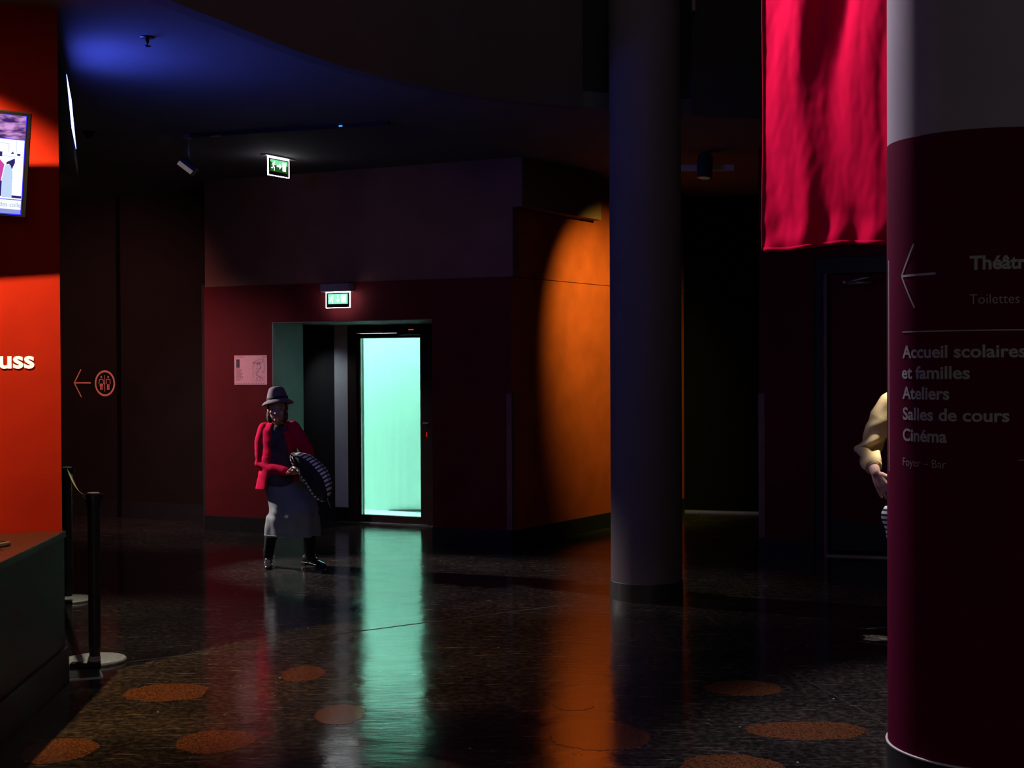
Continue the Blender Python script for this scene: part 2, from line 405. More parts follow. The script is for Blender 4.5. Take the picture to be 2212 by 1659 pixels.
# the joints of the resin floor
def joint(pts, w):
    m = MB(); P = [V((*p, .0006)) for p in pts]
    for a, b in zip(P[:-1], P[1:]):
        d = (b-a).normalized(); n = V((-d.y, d.x, 0))*w
        m.add([a+n, a-n, b-n, b+n], [(0, 1, 2, 3)])
    obj('floor_joint', m, M_blackmatte, floor)
joint([(-2.26, 8.17), (-1.84, 8.45), (-1.33, 8.87), (-.95, 9.14), (-.58, 9.41), (-.34, 9.57), (.4, 10.1)], .010)
joint([(1.30, 9.6), (1.46, 8.43), (1.60, 7.51), (1.72, 6.91), (1.80, 6.3)], .003)
# brown terrazzo discs let into the floor
def inlay(cx, cy, rx, ry, cut=None, rot=0.0):
    m = MB(); P = []
    for k in range(120):
        a = 2*math.pi*k/120; x, y = rx*math.cos(a), ry*math.sin(a)
        q = 1+.03*math.sin(3*a+cx*9)+.02*math.sin(7*a+cy*5)+random.uniform(-.035, .035); x *= q; y *= q
        if cut is not None and x > cut: x = cut
        P.append((cx+x*math.cos(rot)-y*math.sin(rot), cy+x*math.sin(rot)+y*math.cos(rot)))
    m.prism(P, -.01, .0012); obj('inlay_disc', m, M_inlay, floor)
inlay(-1.355, 6.44, .178, .20)
inlay(-1.80, 7.42, .235, .20, .19)
inlay(-2.02, 6.30, .16, .21)
inlay(-1.165, 7.86, .12, .20)
inlay(-.85, 6.93, .12, .20)
inlay(.40, 6.50, .23, .25)
inlay(1.21, 7.45, .20, .18)
inlay(1.36, 6.58, .28, .17)
inlay(.30, 7.10, .10, .12)
inlay(.92, 5.98, .22, .2)
inlay(-.35, 5.90, .2, .2)

# exit wall: lower maroon band with the door opening, brown band above
mb = MB()
wbox(mb, 0, .84, 0, DO+.12, 0, 2.535); wbox(mb, .84, 2.69, 0, DO, 2.152, 2.535); wbox(mb, 2.69, 3.54, 0, .552, 0, 2.535)
struct('wall_back', mb, M_maroon)
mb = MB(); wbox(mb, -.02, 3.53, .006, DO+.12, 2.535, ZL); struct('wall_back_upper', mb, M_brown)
mb = MB(); wbox(mb, -.004, .84, -.012, 0, 0, .153); wbox(mb, 2.69, 3.55, -.012, 0, 0, .153); wbox(mb, 3.54, 3.552, 0, .60, 0, .153)
struct('baseboard_back', mb, M_base)
# vestibule: grey reveal lining, jamb beside the door, dark side passage
mb = MB(); wbox(mb, 2.684, 2.69, .002, .552, 0, 2.15); wbox(mb, .84, 2.69, .004, DO, 2.146, 2.152)
struct('trim_1', mb, M_vest)
mb = MB(); wbox(mb, 2.56, 2.74, DO-.03, DO+.12, .0, 2.152); struct('trim_2', mb, mat('pale_jamb', (.62, .63, .66), .6, var=.06))
mb = MB(); wbox(mb, 2.552, 2.742, DO-.036, DO-.03, 0, .16); struct('baseboard_vestibule', mb, M_base)
mb = MB(); wbox(mb, 2.74, 4.6, DO-.01, DO+.12, 0, 2.6); wbox(mb, 3.9, 4.0, .55, DO, 0, 2.6); wbox(mb, 2.69, 4.0, .552, DO, 2.15, 2.3)
struct('wall_side_passage', mb, M_blackmatte)

# outside face of the building and the light court behind the door
mb = MB(); wbox(mb, .50, 1.0, DO+.12, DO+.30, -.1, ZH); wbox(mb, 2.74, 5.4, DO+.12, DO+.30, -.1, ZH); wbox(mb, 1.0, 2.74, DO+.0, DO+.30, 2.155, ZH)
wbox(mb, .84, 1.55, DO+.02, DO+.30, -.1, 2.156)
struct('wall_facade', mb, M_conc)
mb = MB(); wbox(mb, .62, 5.38, 2.45, 2.65, -.1, 3.1); struct('wall_court', mb, M_streak)
mb = MB(); wbox(mb, .50, .62, DO+.30, 6.2, -.1, ZH); wbox(mb, 5.4, 5.6, DO+.12, 6.2, -.1, ZH); wbox(mb, .5, 5.6, 6.2, 6.4, -.1, ZH)
struct('wall_court_far', mb, M_conc)
mb = MB(); wbox(mb, .62, 5.4, DO+.10, 6.2, -.05, .004); struct('court_ground', mb, M_conc)
mb = MB()
P = [W(2.05, 2.44, .012), W(2.75, 2.44, .012), W(2.75, 2.44, .016), W(2.05, 2.44, .05), W(2.05, 2.40, .012), W(2.75, 2.40, .012), W(2.75, 2.40, .016), W(2.05, 2.40, .05)]
mb.add(P, [(0, 1, 2, 3), (4, 7, 6, 5), (0, 4, 5, 1), (1, 5, 6, 2), (2, 6, 7, 3), (3, 7, 4, 0)])
tag(obj('ramp_kerb', mb, M_blackmatte), 'dark sloping kerb outside at the foot of the pale concrete wall', 'kerb')

# glass door
door = thing('door_1', 'glazed exit door with dark bronze frame in the lit doorway', 'door', tuple(W(2.03, DO, 0)), math.atan2(EU.y, EU.x)); door['kind'] = 'structure'
def dloc(u, o, z):   # door frame coordinates -> local
    return V((u-2.03, -o, z))
def dbox(mb, u0, u1, o0, o1, z0, z1): return mb.box(u0-2.03, u1-2.03, -o1, -o0, z0, z1)
mb = MB(); dbox(mb, 2.45, 2.56, -.05, .05, 0, 2.15); dbox(mb, 1.50, 1.58, -.05, .05, 0, 2.15); dbox(mb, 1.58, 2.45, -.05, .05, 2.06, 2.15)
obj('door_frame', mb, M_doorframe, door, bevel=.004)
mb = MB(); dbox(mb, 2.405, 2.445, -.03, .03, .012, 2.055); dbox(mb, 1.585, 1.667, -.03, .03, .012, 2.055); dbox(mb, 1.667, 2.405, -.03, .03, .012, .090); dbox(mb, 1.667, 2.405, -.03, .03, 2.005, 2.055)
leaf = obj('door_leaf', mb, M_doorframe, door, bevel=.004)
mb = MB(); dbox(mb, 1.66, 2.41, -.006, .006, .085, 2.01); obj('pane', mb, M_glass, leaf)
mb = MB(); dbox(mb, 2.4, 2.405, -.034, -.006, .09, 2.005); dbox(mb, 2.378, 2.382, -.010, -.006, .09, 2.005); obj('glazing_bead', mb, M_metal, leaf)
mb = MB(); dbox(mb, 1.548, 1.615, -.075, -.045, 1.085, 1.10); dbox(mb, 1.59, 1.60, -.06, -.03, 1.087, 1.098); obj('door_handle', mb, M_metal, leaf, bevel=.003)
mb = MB(); dbox(mb, 1.572, 1.584, -.054, -.05, .95, 1.0); obj('lock_indicator', mb, mat('red_enamel', (.75, .02, .02), .4, emit=(1, .02, .02), estr=.35), leaf)
mb = MB(); dbox(mb, 1.52, 1.865, -.18, -.05, 2.030, 2.14); op = obj('door_operator', mb, M_black, door, bevel=.006)
mb = MB(); [dbox(mb, 1.66+k*.022, 1.672+k*.022, -.183, -.178, 2.083, 2.090) for k in range(3)]; obj('status_light', mb, E_red, op)
mb = MB(); dbox(mb, 2.1, 2.43, -.10, -.05, 2.062, 2.085); obj('closer_arm', mb, M_metal, door)
mb = MB(); dbox(mb, 1.5, 2.7, -.06, .10, 0, .008); obj('threshold', mb, M_metal, door)

# orange washed wall running back from the corner
OD = V((.5332, .8460, 0)); ON = V((.8460, -.5332, 0))
def Op(p): return A0 + OD*p.x + ON*p.y + V((0, 0, p.z))
mb = MB(); mb.box(.0, 3.75, -.14, 0, 0, 2.529, Op); struct('wall_passage', mb, M_orange)
mb = MB(); mb.box(.10, 3.75, -.14, .004, 2.535, ZL, Op); struct('wall_passage_upper', mb, M_orange)
mb = MB(); mb.box(-.01, 3.75, 0, .012, 0, .153, Op); struct('baseboard_passage', mb, M_base)
mb = MB(); mb.box(0.0, 1.53, .004, .13, 3.18, ZL, Op); struct('trim_3', mb, M_brown)
# corner guards
mb = MB(); wbox(mb, -.004, .048, -.006, 0, .16, 1.44); mb.box(-.004, .05, 0, .006, .16, 1.44, Op); struct('trim_4', mb, M_guard)

# left wall, parallel to the exit wall and set back
LO = .62
mb = MB(); wbox(mb, 5.25, 9.5, LO, LO+.2, 0, ZL); wbox(mb, 3.45, 5.185, LO, LO+.2, 0, ZL); wbox(mb, 5.1, 5.35, LO+.14, LO+.24, 0, ZL)
struct('wall_left', mb, M_leftwall)
mb = MB(); wbox(mb, 5.25, 9.5, LO-.012, LO, 0, .19); wbox(mb, 3.54, 5.185, LO-.012, LO, 0, .19); struct('baseboard_left', mb, M_base)

# right wall with a door, and the passage end
RA = V((2.209, 12.728, 0)); RE = V((1.0583, -.3149, 0)).normalized(); RN = V((-RE.y, RE.x, 0))   # RN points away from camera
def Rp(p): return RA + RE*p.x + RN*p.y + V((0, 0, p.z))
mb = MB(); mb.box(0, .485, 0, .25, 0, ZL, Rp); mb.box(.485, 1.6, 0, .25, 2.645, ZL, Rp); mb.box(1.6, 7, 0, .25, 0, ZL, Rp); struct('wall_right', mb, M_maroon)
mb = MB(); mb.box(-.004, .48, -.012, 0, 0, .142, Rp); mb.box(1.62, 7, -.012, 0, 0, .142, Rp); struct('baseboard_right', mb, M_base)
mb = MB(); mb.box(-.004, .05, -.006, 0, .15, 1.44, Rp); struct('trim_5', mb, M_guard)
d2 = thing('door_2', 'dark maroon door in a black frame beside the near column', 'door', tuple(RA + RE*.485), math.atan2(RE.y, RE.x)); d2['kind'] = 'structure'
mb = MB(); mb.box(0, .075, .02, .20, 0, 2.645); mb.box(1.04, 1.115, .02, .2, 0, 2.645); mb.box(.075, 1.04, .02, .2, 2.50, 2.645); obj('door_frame', mb, M_black, d2, bevel=.004)
mb = MB(); mb.box(.08, .11, .03, .06, .0, 2.5); obj('frame_trim', mb, M_guard, d2)
mb = MB(); mb.box(.14, 1.035, .07, .12, .05, 2.49); lf = obj('door_leaf', mb, M_maroon, d2, bevel=.004)
mb = MB(); mb.box(.14, 1.035, .06, .07, .05, .30); obj('kick_plate', mb, M_base, lf)
mb = MB(); mb.box(.10, 1.04, .02, .15, 0, .012); obj('threshold', mb, M_metal, d2)
mb = MB(); mb.box(.25, .50, .03, .07, 2.40, 2.43); mb.box(.25, .28, .0, .07, 2.40, 2.44); mb.tube([(.27, .02, 2.42), (.48, -.06, 2.455)], .012, 8); obj('door_closer', mb, M_metal, lf)
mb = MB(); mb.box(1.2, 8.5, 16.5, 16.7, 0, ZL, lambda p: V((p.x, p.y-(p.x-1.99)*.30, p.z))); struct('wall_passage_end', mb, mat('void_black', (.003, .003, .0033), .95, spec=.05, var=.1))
mb = MB(); mb.box(1.9, 3.2, 16.46, 16.5, 0.0, .018, lambda p: V((p.x, p.y-(p.x-1.99)*.30, p.z))); struct('trim_6', mb, M_metal)

# low ceiling (curved front edge) and balcony front above it
edge = [(-2.10, -12.0), (-2.10, 3.0), (-2.08, 5.2), (-2.02, 6.3), (-1.93, 7.0), (-1.813, 7.535), (-1.613, 7.992), (-1.397, 8.57), (-1.135, 9.14), (-.792, 9.65), (-.34, 10.17), (.10, 10.49), (.581, 10.723), (1.333, 11.04), (1.957, 11.222), (3.0, 11.45), (5.0, 11.7), (9.0, 12.0)]
def smooth_curve(P, it=3):
    for _ in range(it):
        Q = [P[0]]
        for a, b in zip(P[:-1], P[1:]):
            Q += [(a[0]*.75+b[0]*.25, a[1]*.75+b[1]*.25), (a[0]*.25+b[0]*.75, a[1]*.25+b[1]*.75)]
        P = Q + [P[-1]]
    return P
edge = smooth_curve(edge, 2)
mb = MB(); n = len(edge)
P = edge + [(9, 20), (.2, 20), tuple(W(.55, DO+.2, 0).xy), tuple(W(5.4, DO+.2, 0).xy), (-11, 20.0), (-11, -12)]
mb.prism(P, ZL, ZL+.12); struct('ceiling_low', mb, M_ceil)
def fascia(pts, off, z0, z1):
    m = MB(); R = []
    for i, p in enumerate(pts):
        a = V((*pts[max(i-1, 0)], 0)); b = V((*pts[min(i+1, len(pts)-1)], 0)); d = (b-a).normalized(); nn = V((d.y, -d.x, 0))
        q = V((*p, 0)) + nn*off; r = V((*p, 0)) - nn*.10
        R.append([q+V((0, 0, z0)), q+V((0, 0, z1)), r+V((0, 0, z1)), r+V((0, 0, z0))])
    m.loft(R); m.smooth = False
    return m
left_part = [p for p in edge if p[0] < .60]; right_part = [p for p in edge if p[0] > 1.32]; mid_part = [p for p in edge if .50 <= p[0] <= 1.45]
struct('wall_balcony', fascia(left_part, .012, ZL-.004, ZH), M_fascia)
struct('wall_balcony_recess', fascia(mid_part, -.05, ZL+.01, ZH), M_blackmatte)
struct('wall_balcony_right', fascia(right_part, .012, ZL-.004, ZH), M_fascia)
# roof with an opening over the court
mb = MB(); wbox(mb, -24, 24, -34, DO+.2, ZH, ZH+.2); wbox(mb, -24, .55, DO+.2, 16, ZH, ZH+.2); wbox(mb, 5.4, 24, DO+.2, 16, ZH, ZH+.2); wbox(mb, .55, 5.4, 6.2, 16, ZH, ZH+.2)
struct('ceiling', mb, M_ceil)
# outer shell of the hall
mb = MB(); mb.box(-11.2, -11, -12, 22, 0, ZH); struct('wall_far_left', mb, M_brown)
mb = MB(); mb.box(9, 9.2, -12, 22, 0, ZH); struct('wall_far_right', mb, M_brown)
mb = MB(); mb.box(-11.2, 9.2, -12.2, -12, 0, ZH); struct('wall_front', mb, M_brown)
mb = MB(); mb.box(-11.2, 9.2, 22, 22.2, 0, ZH); struct('wall_rear', mb, M_brown)

# red wall behind the ticket desk
QA = V((-2.44, 7.69, 0)); QE = V((-.9332, -.3595, 0)); QN = V((-.3595, .9332, 0))
def Qp(p): return QA + QE*p.x + QN*p.y + V((0, 0, p.z))
mb = MB(); mb.box(0, 4.2, 0, .16, 0, ZL, Qp); struct('wall_desk', mb, M_redwall)

# ================================================================== ticket desk, screens, lettering on the left
desk = thing('ticket_desk', 'long black ticket desk with a brown top in front of the red wall', 'desk', (0, 0, 0))
fx = lambda y: -2.43 + (7.69-y)*.075        # front face drifts slightly right towards the viewer
def desk_prism(o, z0, z1, y0=7.675, y1=3.6, back=-3.9):
    return MB().prism([(fx(y0)+o, y0+o), (fx(y1)+o, y1), (back, y1), (back, y0-.60)], z0, z1)
obj('desk_body', desk_prism(.004, .0, .785), M_black, desk, bevel=.003)
obj('worktop', desk_prism(.012, .785, .82), mat('brown_worktop', (.034, .013, .010), .35, var=.15, scale=12), desk, bevel=.003)
obj('plinth', desk_prism(.020, 0, .19), M_base, desk, bevel=.003)
# lettering on the red wall
def Qf(x, y, o=-.004): return Qp(V((x, o, y)))     # x measured leftwards from the wall's end
m = text2d('auss', .13, .0035, .245)
mm = MB(); mm.add([Qf(.135+.245-p.x, 1.702+p.y*1.0) for p in m.v], m.f)
wl = obj('wall_lettering', mm, M_cream); tag(wl, 'cream letters ending in uss on the red wall', 'lettering')

def panel_matrix(alpha, tilt, roll):
    a, t, r = map(math.radians, (alpha, tilt, roll))
    ex = V((math.cos(a), math.sin(a), 0)); nh = V((math.sin(a), -math.cos(a), 0))
    ez = V((0, 0, 1))*math.cos(t) + nh*math.sin(t)
    e2 = ez*math.cos(r) + ex*math.sin(r); x2 = ex*math.cos(r) - ez*math.sin(r)
    return x2, e2, x2.cross(e2)          # right, up, towards viewer
sx, sy, sn = panel_matrix(24, 12, 2.6)
S0 = V((-2.484, 7.40, 3.022))
def Sf(x, y, o=0.0): return S0 + sx*x + sy*y + sn*o
tv = thing('wall_screen', 'lit screen in a black frame tilted forward on the red wall', 'screen', tuple(S0))
def Sl(x, y, o=0.0): return Sf(x, y, o) - S0
def sbox(x0, x1, y0, y1, o0, o1, mb=None):
    mb = mb or MB(); return mb.box(x0, x1, y0, y1, o0, o1, lambda p: Sl(p.x, p.y, p.z))
obj('casing', sbox(-.92, 0, -.545, 0, -.06, 0), M_black, tv, bevel=.004)
br = sbox(-.60, -.30, -.40, -.15, -.22, -.06); obj('bracket', br, M_black, tv)
def m_sky():
    m, N, L, b = new_mat('screen_sky'); N.remove(b); e = N.new('ShaderNodeEmission'); tc = N.new('ShaderNodeTexCoord')
    mp = N.new('ShaderNodeMapping'); mp.inputs['Scale'].default_value = (6, 6, 22); L.new(tc.outputs['Object'], mp.inputs['Vector'])
    n = N.new('ShaderNodeTexNoise'); n.inputs['Scale'].default_value = 2.2; n.inputs['Detail'].default_value = 4; L.new(mp.outputs['Vector'], n.inputs['Vector'])
    r = N.new('ShaderNodeValToRGB'); r.color_ramp.elements[0].color = (.06, .02, .16, 1); r.color_ramp.elements[1].color = (.80, .38, .85, 1)
    r.color_ramp.elements[0].position = .38; r.color_ramp.elements[1].position = .66
    L.new(n.outputs['Fac'], r.inputs['Fac']); L.new(r.outputs['Color'], e.inputs[0]); e.inputs[1].default_value = .9
    L.new(e.outputs[0], N['Material Output'].inputs['Surface']); return m
def flat(name, m, polys, o, parent):
    mb = MB(); [poly2d(mb, p, lambda x, y: Sl(x, y, o)) for p in polys]; return obj(name, mb, m, parent)
rect = lambda x0, x1, y0, y1: [(x0, y0), (x1, y0), (x1, y1), (x0, y1)]
flat('display', emission('screen_blue_edge', (.05, .03, 1.0), 1.2), [rect(-.90, -.024, -.533, -.018)], .001, tv)
flat('picture_sky', m_sky(), [rect(-.90, -.028, -.140, -.020)], .002, tv)
flat('picture_room', emission('screen_white', (.86, .93, 1.0), 1.25), [rect(-.90, -.029, -.452, -.144)], .002, tv)
flat('picture_lines', emission('screen_pale_blue', (.42, .50, .86), 1.0), [rect(-.068, -.066, -.225, -.146), rect(-.105, -.103, -.21, -.165), rect(-.30, -.105, -.167, -.165), rect(-.30, -.03, -.232, -.230)], .0025, tv)
flat('picture_dark', emission('screen_navy', (.03, .02, .18), 1.0), [rect(-.062, -.046, -.225, -.215), [(-.095, -.218), (-.078, -.218), (-.082, -.205)], [(-.112, -.262), (-.072, -.24), (-.07, -.262), (-.085, -.30), (-.078, -.345), (-.09, -.345), (-.098, -.27), (-.112, -.275)], rect(-.16, -.13, -.44, -.36), rect(-.15, -.135, -.21, -.235), rect(-.085, -.03, -.445, -.432)], .003, tv)
flat('picture_pink', emission('screen_pink', (.62, .06, .38), 1.0), [[(-.30, -.24), (-.15, -.245), (-.122, -.275), (-.135, -.36), (-.30, -.37)]], .003, tv)
flat('picture_coat', emission('screen_coat', (.55, .70, .95), 1.0), [[(-.118, -.28), (-.092, -.275), (-.08, -.31), (-.078, -.445), (-.128, -.445), (-.13, -.35)]], .0035, tv)
flat('caption_band', emission('screen_band', (.88, .93, 1.0), 1.1), [rect(-.90, -.030, -.505, -.456)], .002, tv)
flat('footer_band', emission('screen_footer', (.28, .33, .75), 1.0), [rect(-.90, -.031, -.527, -.506)], .002, tv)
m = text2d('tion des colle', .034, .0, .165); mm = MB(); mm.add([Sl(-.195+p.x, -.492+p.y, .003) for p in m.v], m.f)
obj('caption_text', mm, emission('screen_caption', (.42, .48, .70), .9), tv)

# second screen behind the red wall, seen almost edge-on, glowing at the ceiling
mx_n = V((.953, .262, .085)).normalized(); mx_r = V((-.265, .964, 0)).normalized(); mx_u = mx_n.cross(mx_r)
if mx_u.z < 0: mx_u = -mx_u
mon = thing('side_screen', 'bright blue-white screen seen edge-on behind the end of the red wall', 'screen', (-2.572, 8.40, 2.94))
def ml(p): return mx_r*p.x + mx_u*p.z + mx_n*p.y
obj('casing', MB().box(0, .85, -.07, 0, 0, .52, ml), M_black, mon, bevel=.004)
obj('display', MB().box(.012, .838, .0, .002, .175, .49, ml), E_cold, mon)
obj('hanger', MB().box(.40, .46, -.06, -.03, .50, .70, ml), M_black, mon)

# things on the desk
tm = thing('card_terminal', 'small black card terminal with a blue light on the desk', 'terminal', (-2.60, 6.86, .83), -.5)
obj('stand', MB().tube([(0, 0, 0), (0, .02, .09)], [.035, .018], 14), M_black, tm)
mb = MB(); Mt = Matrix.Translation((0, .01, .10)) @ Matrix.Rotation(.5, 4, 'X'); mb.box(-.06, .09, -.05, .06, 0, .022, Mt); obj('body', mb, M_black, tm, bevel=.005)
mb = MB(); mb.box(-.045, .05, -.02, .045, .022, .024, Mt); obj('display', mb, E_blue, tm)
mb = MB(); mb.box(.082, .093, -.052, .062, -.002, .010, Mt); obj('edge_trim', mb, M_metal, tm)
tr = thing('silver_holder', 'silver holder with rounded corner at the edge of the desk', 'holder', (-2.575, 7.02, .82), -.3)
obj('tray', MB().box(-.13, .08, -.06, .05, 0, .022), M_metal, tr, bevel=.010)
obj('insert', MB().box(-.12, .06, -.045, .035, .022, .026), M_black, tr)

# rope barrier posts
def stanchion(loc, label, belt_to=None, rz=0.0, stub=None):
    t = thing('barrier_post', label, 'barrier post', loc, rz, 'rope barrier posts')
    b = MB().lathe([(.002, 0), (.176, 0), (.179, .010), (.172, .018), (.10, .026), (.052, .032), (.002, .034)], 48); b.smooth = True
    base = obj('base', b, M_baseplate, t, auto=35)
    mb = MB()
    for x0, x1 in ((-.085, -.03), (.005, .075)): mb.box(x0, x1, -.172, -.135, .012, .030)
    mb.box(-.09, .085, -.180, -.168, .0, .026); obj('foot_clip', mb, M_black, base, bevel=.002)
    for x0 in (-.075, .02): obj('clip_pad', MB().box(x0, x0+.042, -.165, -.140, .030, .033), M_baseplate, base)
    obj('post', MB().lathe([(.030, .03), (.031, .06), (.0345, .10), (.0345, .905), (.002, .906)], 28), M_black, t, auto=35)
    hd = obj('head', MB().lathe([(.002, .90), (.041, .90), (.042, .915), (.042, .965), (.038, .972), (.002, .974)], 28), M_black, t, auto=35)
    obj('cap_ring', MB().lathe([(.002, .972), (.036, .972), (.034, .978), (.002, .979)], 24), M_baseplate, hd, auto=35)
    mb = MB(); mb.box(.038, .056, -.012, .012, .925, .970); obj('belt_clip', mb, M_black, hd, bevel=.003)
    def band(a, b, sag, w=.05):
        m = MB()
        def fn(u, v):
            p = a.lerp(b, u); return p + V((-.93, -.36, 0))*((v-.5)*w*.62) + V((0, 0, -sag*4*u*(1-u) + (v-.5)*w*.85))
        m.grid(fn, 24, 2); return m
    if belt_to is not None:
        a = V((.03, -.04, .943)); bb = V(belt_to) - V(loc); obj('belt', band(a, bb, .05), M_belt, t, solid=.002)
    if stub is not None:
        obj('belt', band(V((-.03, .02, .943)), V(stub)-V(loc), .06), M_belt, t, solid=.002)
    return t
S1 = (-2.422, 8.21, 0.0012); S2 = (-3.254, 10.379, 0)
stanchion(S1, 'near black barrier post on a round pale base beside the desk')
stanchion(S2, 'far black barrier post holding the gold belt behind the desk end', belt_to=(S1[0]-.028, S1[1]+.035, .943), stub=(-4.6, 10.1, .943))
fb = thing('floor_box', 'square metal floor box cover beside the desk corner', 'floor box', (-2.38, 7.85, 0))
pl = [V((-2.44, 7.71, 0)), V((-2.25, 7.78, 0)), V((-2.32, 7.97, 0)), V((-2.51, 7.93, 0))]; c = V((-2.38, 7.85, 0))
obj('rim', MB().prism([(p-c).xy for p in pl], 0, .005), M_metal, fb)
obj('lid', MB().prism([((p-c)*.9).xy for p in pl], .004, .0068), M_plate, fb)

# ================================================================== signs on the walls
# way to the toilets, painted on the left wall
ts = thing('toilet_sign', 'painted arrow and ringed man and woman symbol on the left wall', 'sign', tuple(W(5.42, LO-.003, 1.523)))
def Tf(x, y): return W(5.42-x, LO-.003, 1.523+y) - W(5.42, LO-.003, 1.523)
mb = MB(); stroke2d(mb, [(-.354, .155), (-.452, .005), (-.350, -.155)], .014, Tf); stroke2d(mb, [(-.452, .005), (-.211, .005)], .016, Tf); obj('arrow', mb, M_pinkprint, ts)
mb = MB(); ring2d(mb, (0, 0), .126, .1475, Tf); obj('ring', mb, M_pinkprint, ts)
def figure(cx, skirt):
    mb = MB(); disc2d(mb, (cx, .072), .012, Tf, 16)
    s = .0 if not skirt else .006
    stroke2d(mb, [(cx-.030-s, -.005), (cx-.025, .046), (cx+.025, .046), (cx+.030+s, -.005)], .009, Tf)
    if skirt: poly2d(mb, [(cx-.022, -.005), (cx+.022, -.005), (cx+.026, -.034), (cx-.026, -.034)], Tf)
    for q in (-.010, .010): stroke2d(mb, [(cx+q, -.010), (cx+q, -.074)], .013, Tf, False)
    obj('figure', mb, M_pinkprint, ts)
figure(-.052, True); figure(.048, False)
mb = MB(); stroke2d(mb, [(-.002, .09), (-.002, -.09)], .008, Tf); obj('divider', mb, M_pinkprint, ts)

# evacuation plan beside the doorway, pink in its paper and ink colours
po = thing('evacuation_plan', 'pink evacuation plan on the wall left of the glass door', 'notice', tuple(W(2.953, 0, 1.669)))
def Pf(x, y, o=.004): return W(2.953-x, -o, 1.669+y) - W(2.953, 0, 1.669)
mb = MB(); mb.box(-.203, .203, -.150, .150, 0, .008, lambda p: Pf(p.x, p.y, p.z)); obj('board', mb, mat('plan_paper', (.86, .38, .46), .6, var=.06, scale=60), po)
ink = mat('plan_ink', (.10, .05, .06), .7)
ink2 = mat('plan_grey_ink', (.36, .17, .20), .7)
F = lambda x, y: Pf(x, y, .0095)
mb = MB(); poly2d(mb, rect(-.178, -.135, .025, .11), F); obj('dark_panel', mb, ink, po)
mb = MB()
for k in range(11): stroke2d(mb, [(-.185, .012-.0115*k), (-.185+(.06+.04*((k*37) % 10)/10), .012-.0115*k)], .005, F, False)
obj('text_block', mb, ink2, po)
mb = MB(); stroke2d(mb, [(-.185, .134), (-.075, .134)], .006, F, False); obj('title_line', mb, ink2, po)
mb = MB(); stroke2d(mb, [(.135, .134), (.188, .134)], .006, F, False); obj('title_line', mb, ink2, po)
mb = MB()
for k in range(12): stroke2d(mb, [(-.185+k*.031, -.136), (-.170+k*.031, -.136)], .008, F, False)
obj('legend_row', mb, ink2, po)

mb = MB(); stroke2d(mb, [(.030, -.11), (.030, .075), (.055, .088), (.12, .110), (.165, .115), (.172, .03), (.168, -.02)], .004, F)
stroke2d(mb, [(.035, .07), (.11, .075), (.13, .03), (.10, .0), (.075, -.03), (.09, -.06), (.14, -.075)], .007, F); stroke2d(mb, [(.06, -.11), (.16, -.11), (.17, -.06)], .003, F)
rr = random.Random(3)
for k in range(26): a = (.04+.125*rr.random(), -.10+.19*rr.random()); stroke2d(mb, [a, (a[0]+.02*(rr.random()-.5), a[1]+.03*(rr.random()-.5))], .005, F)
disc2d(mb, (.09, .065), .012, F); disc2d(mb, (.08, .015), .006, F)
obj('floor_plan', mb, ink2, po)

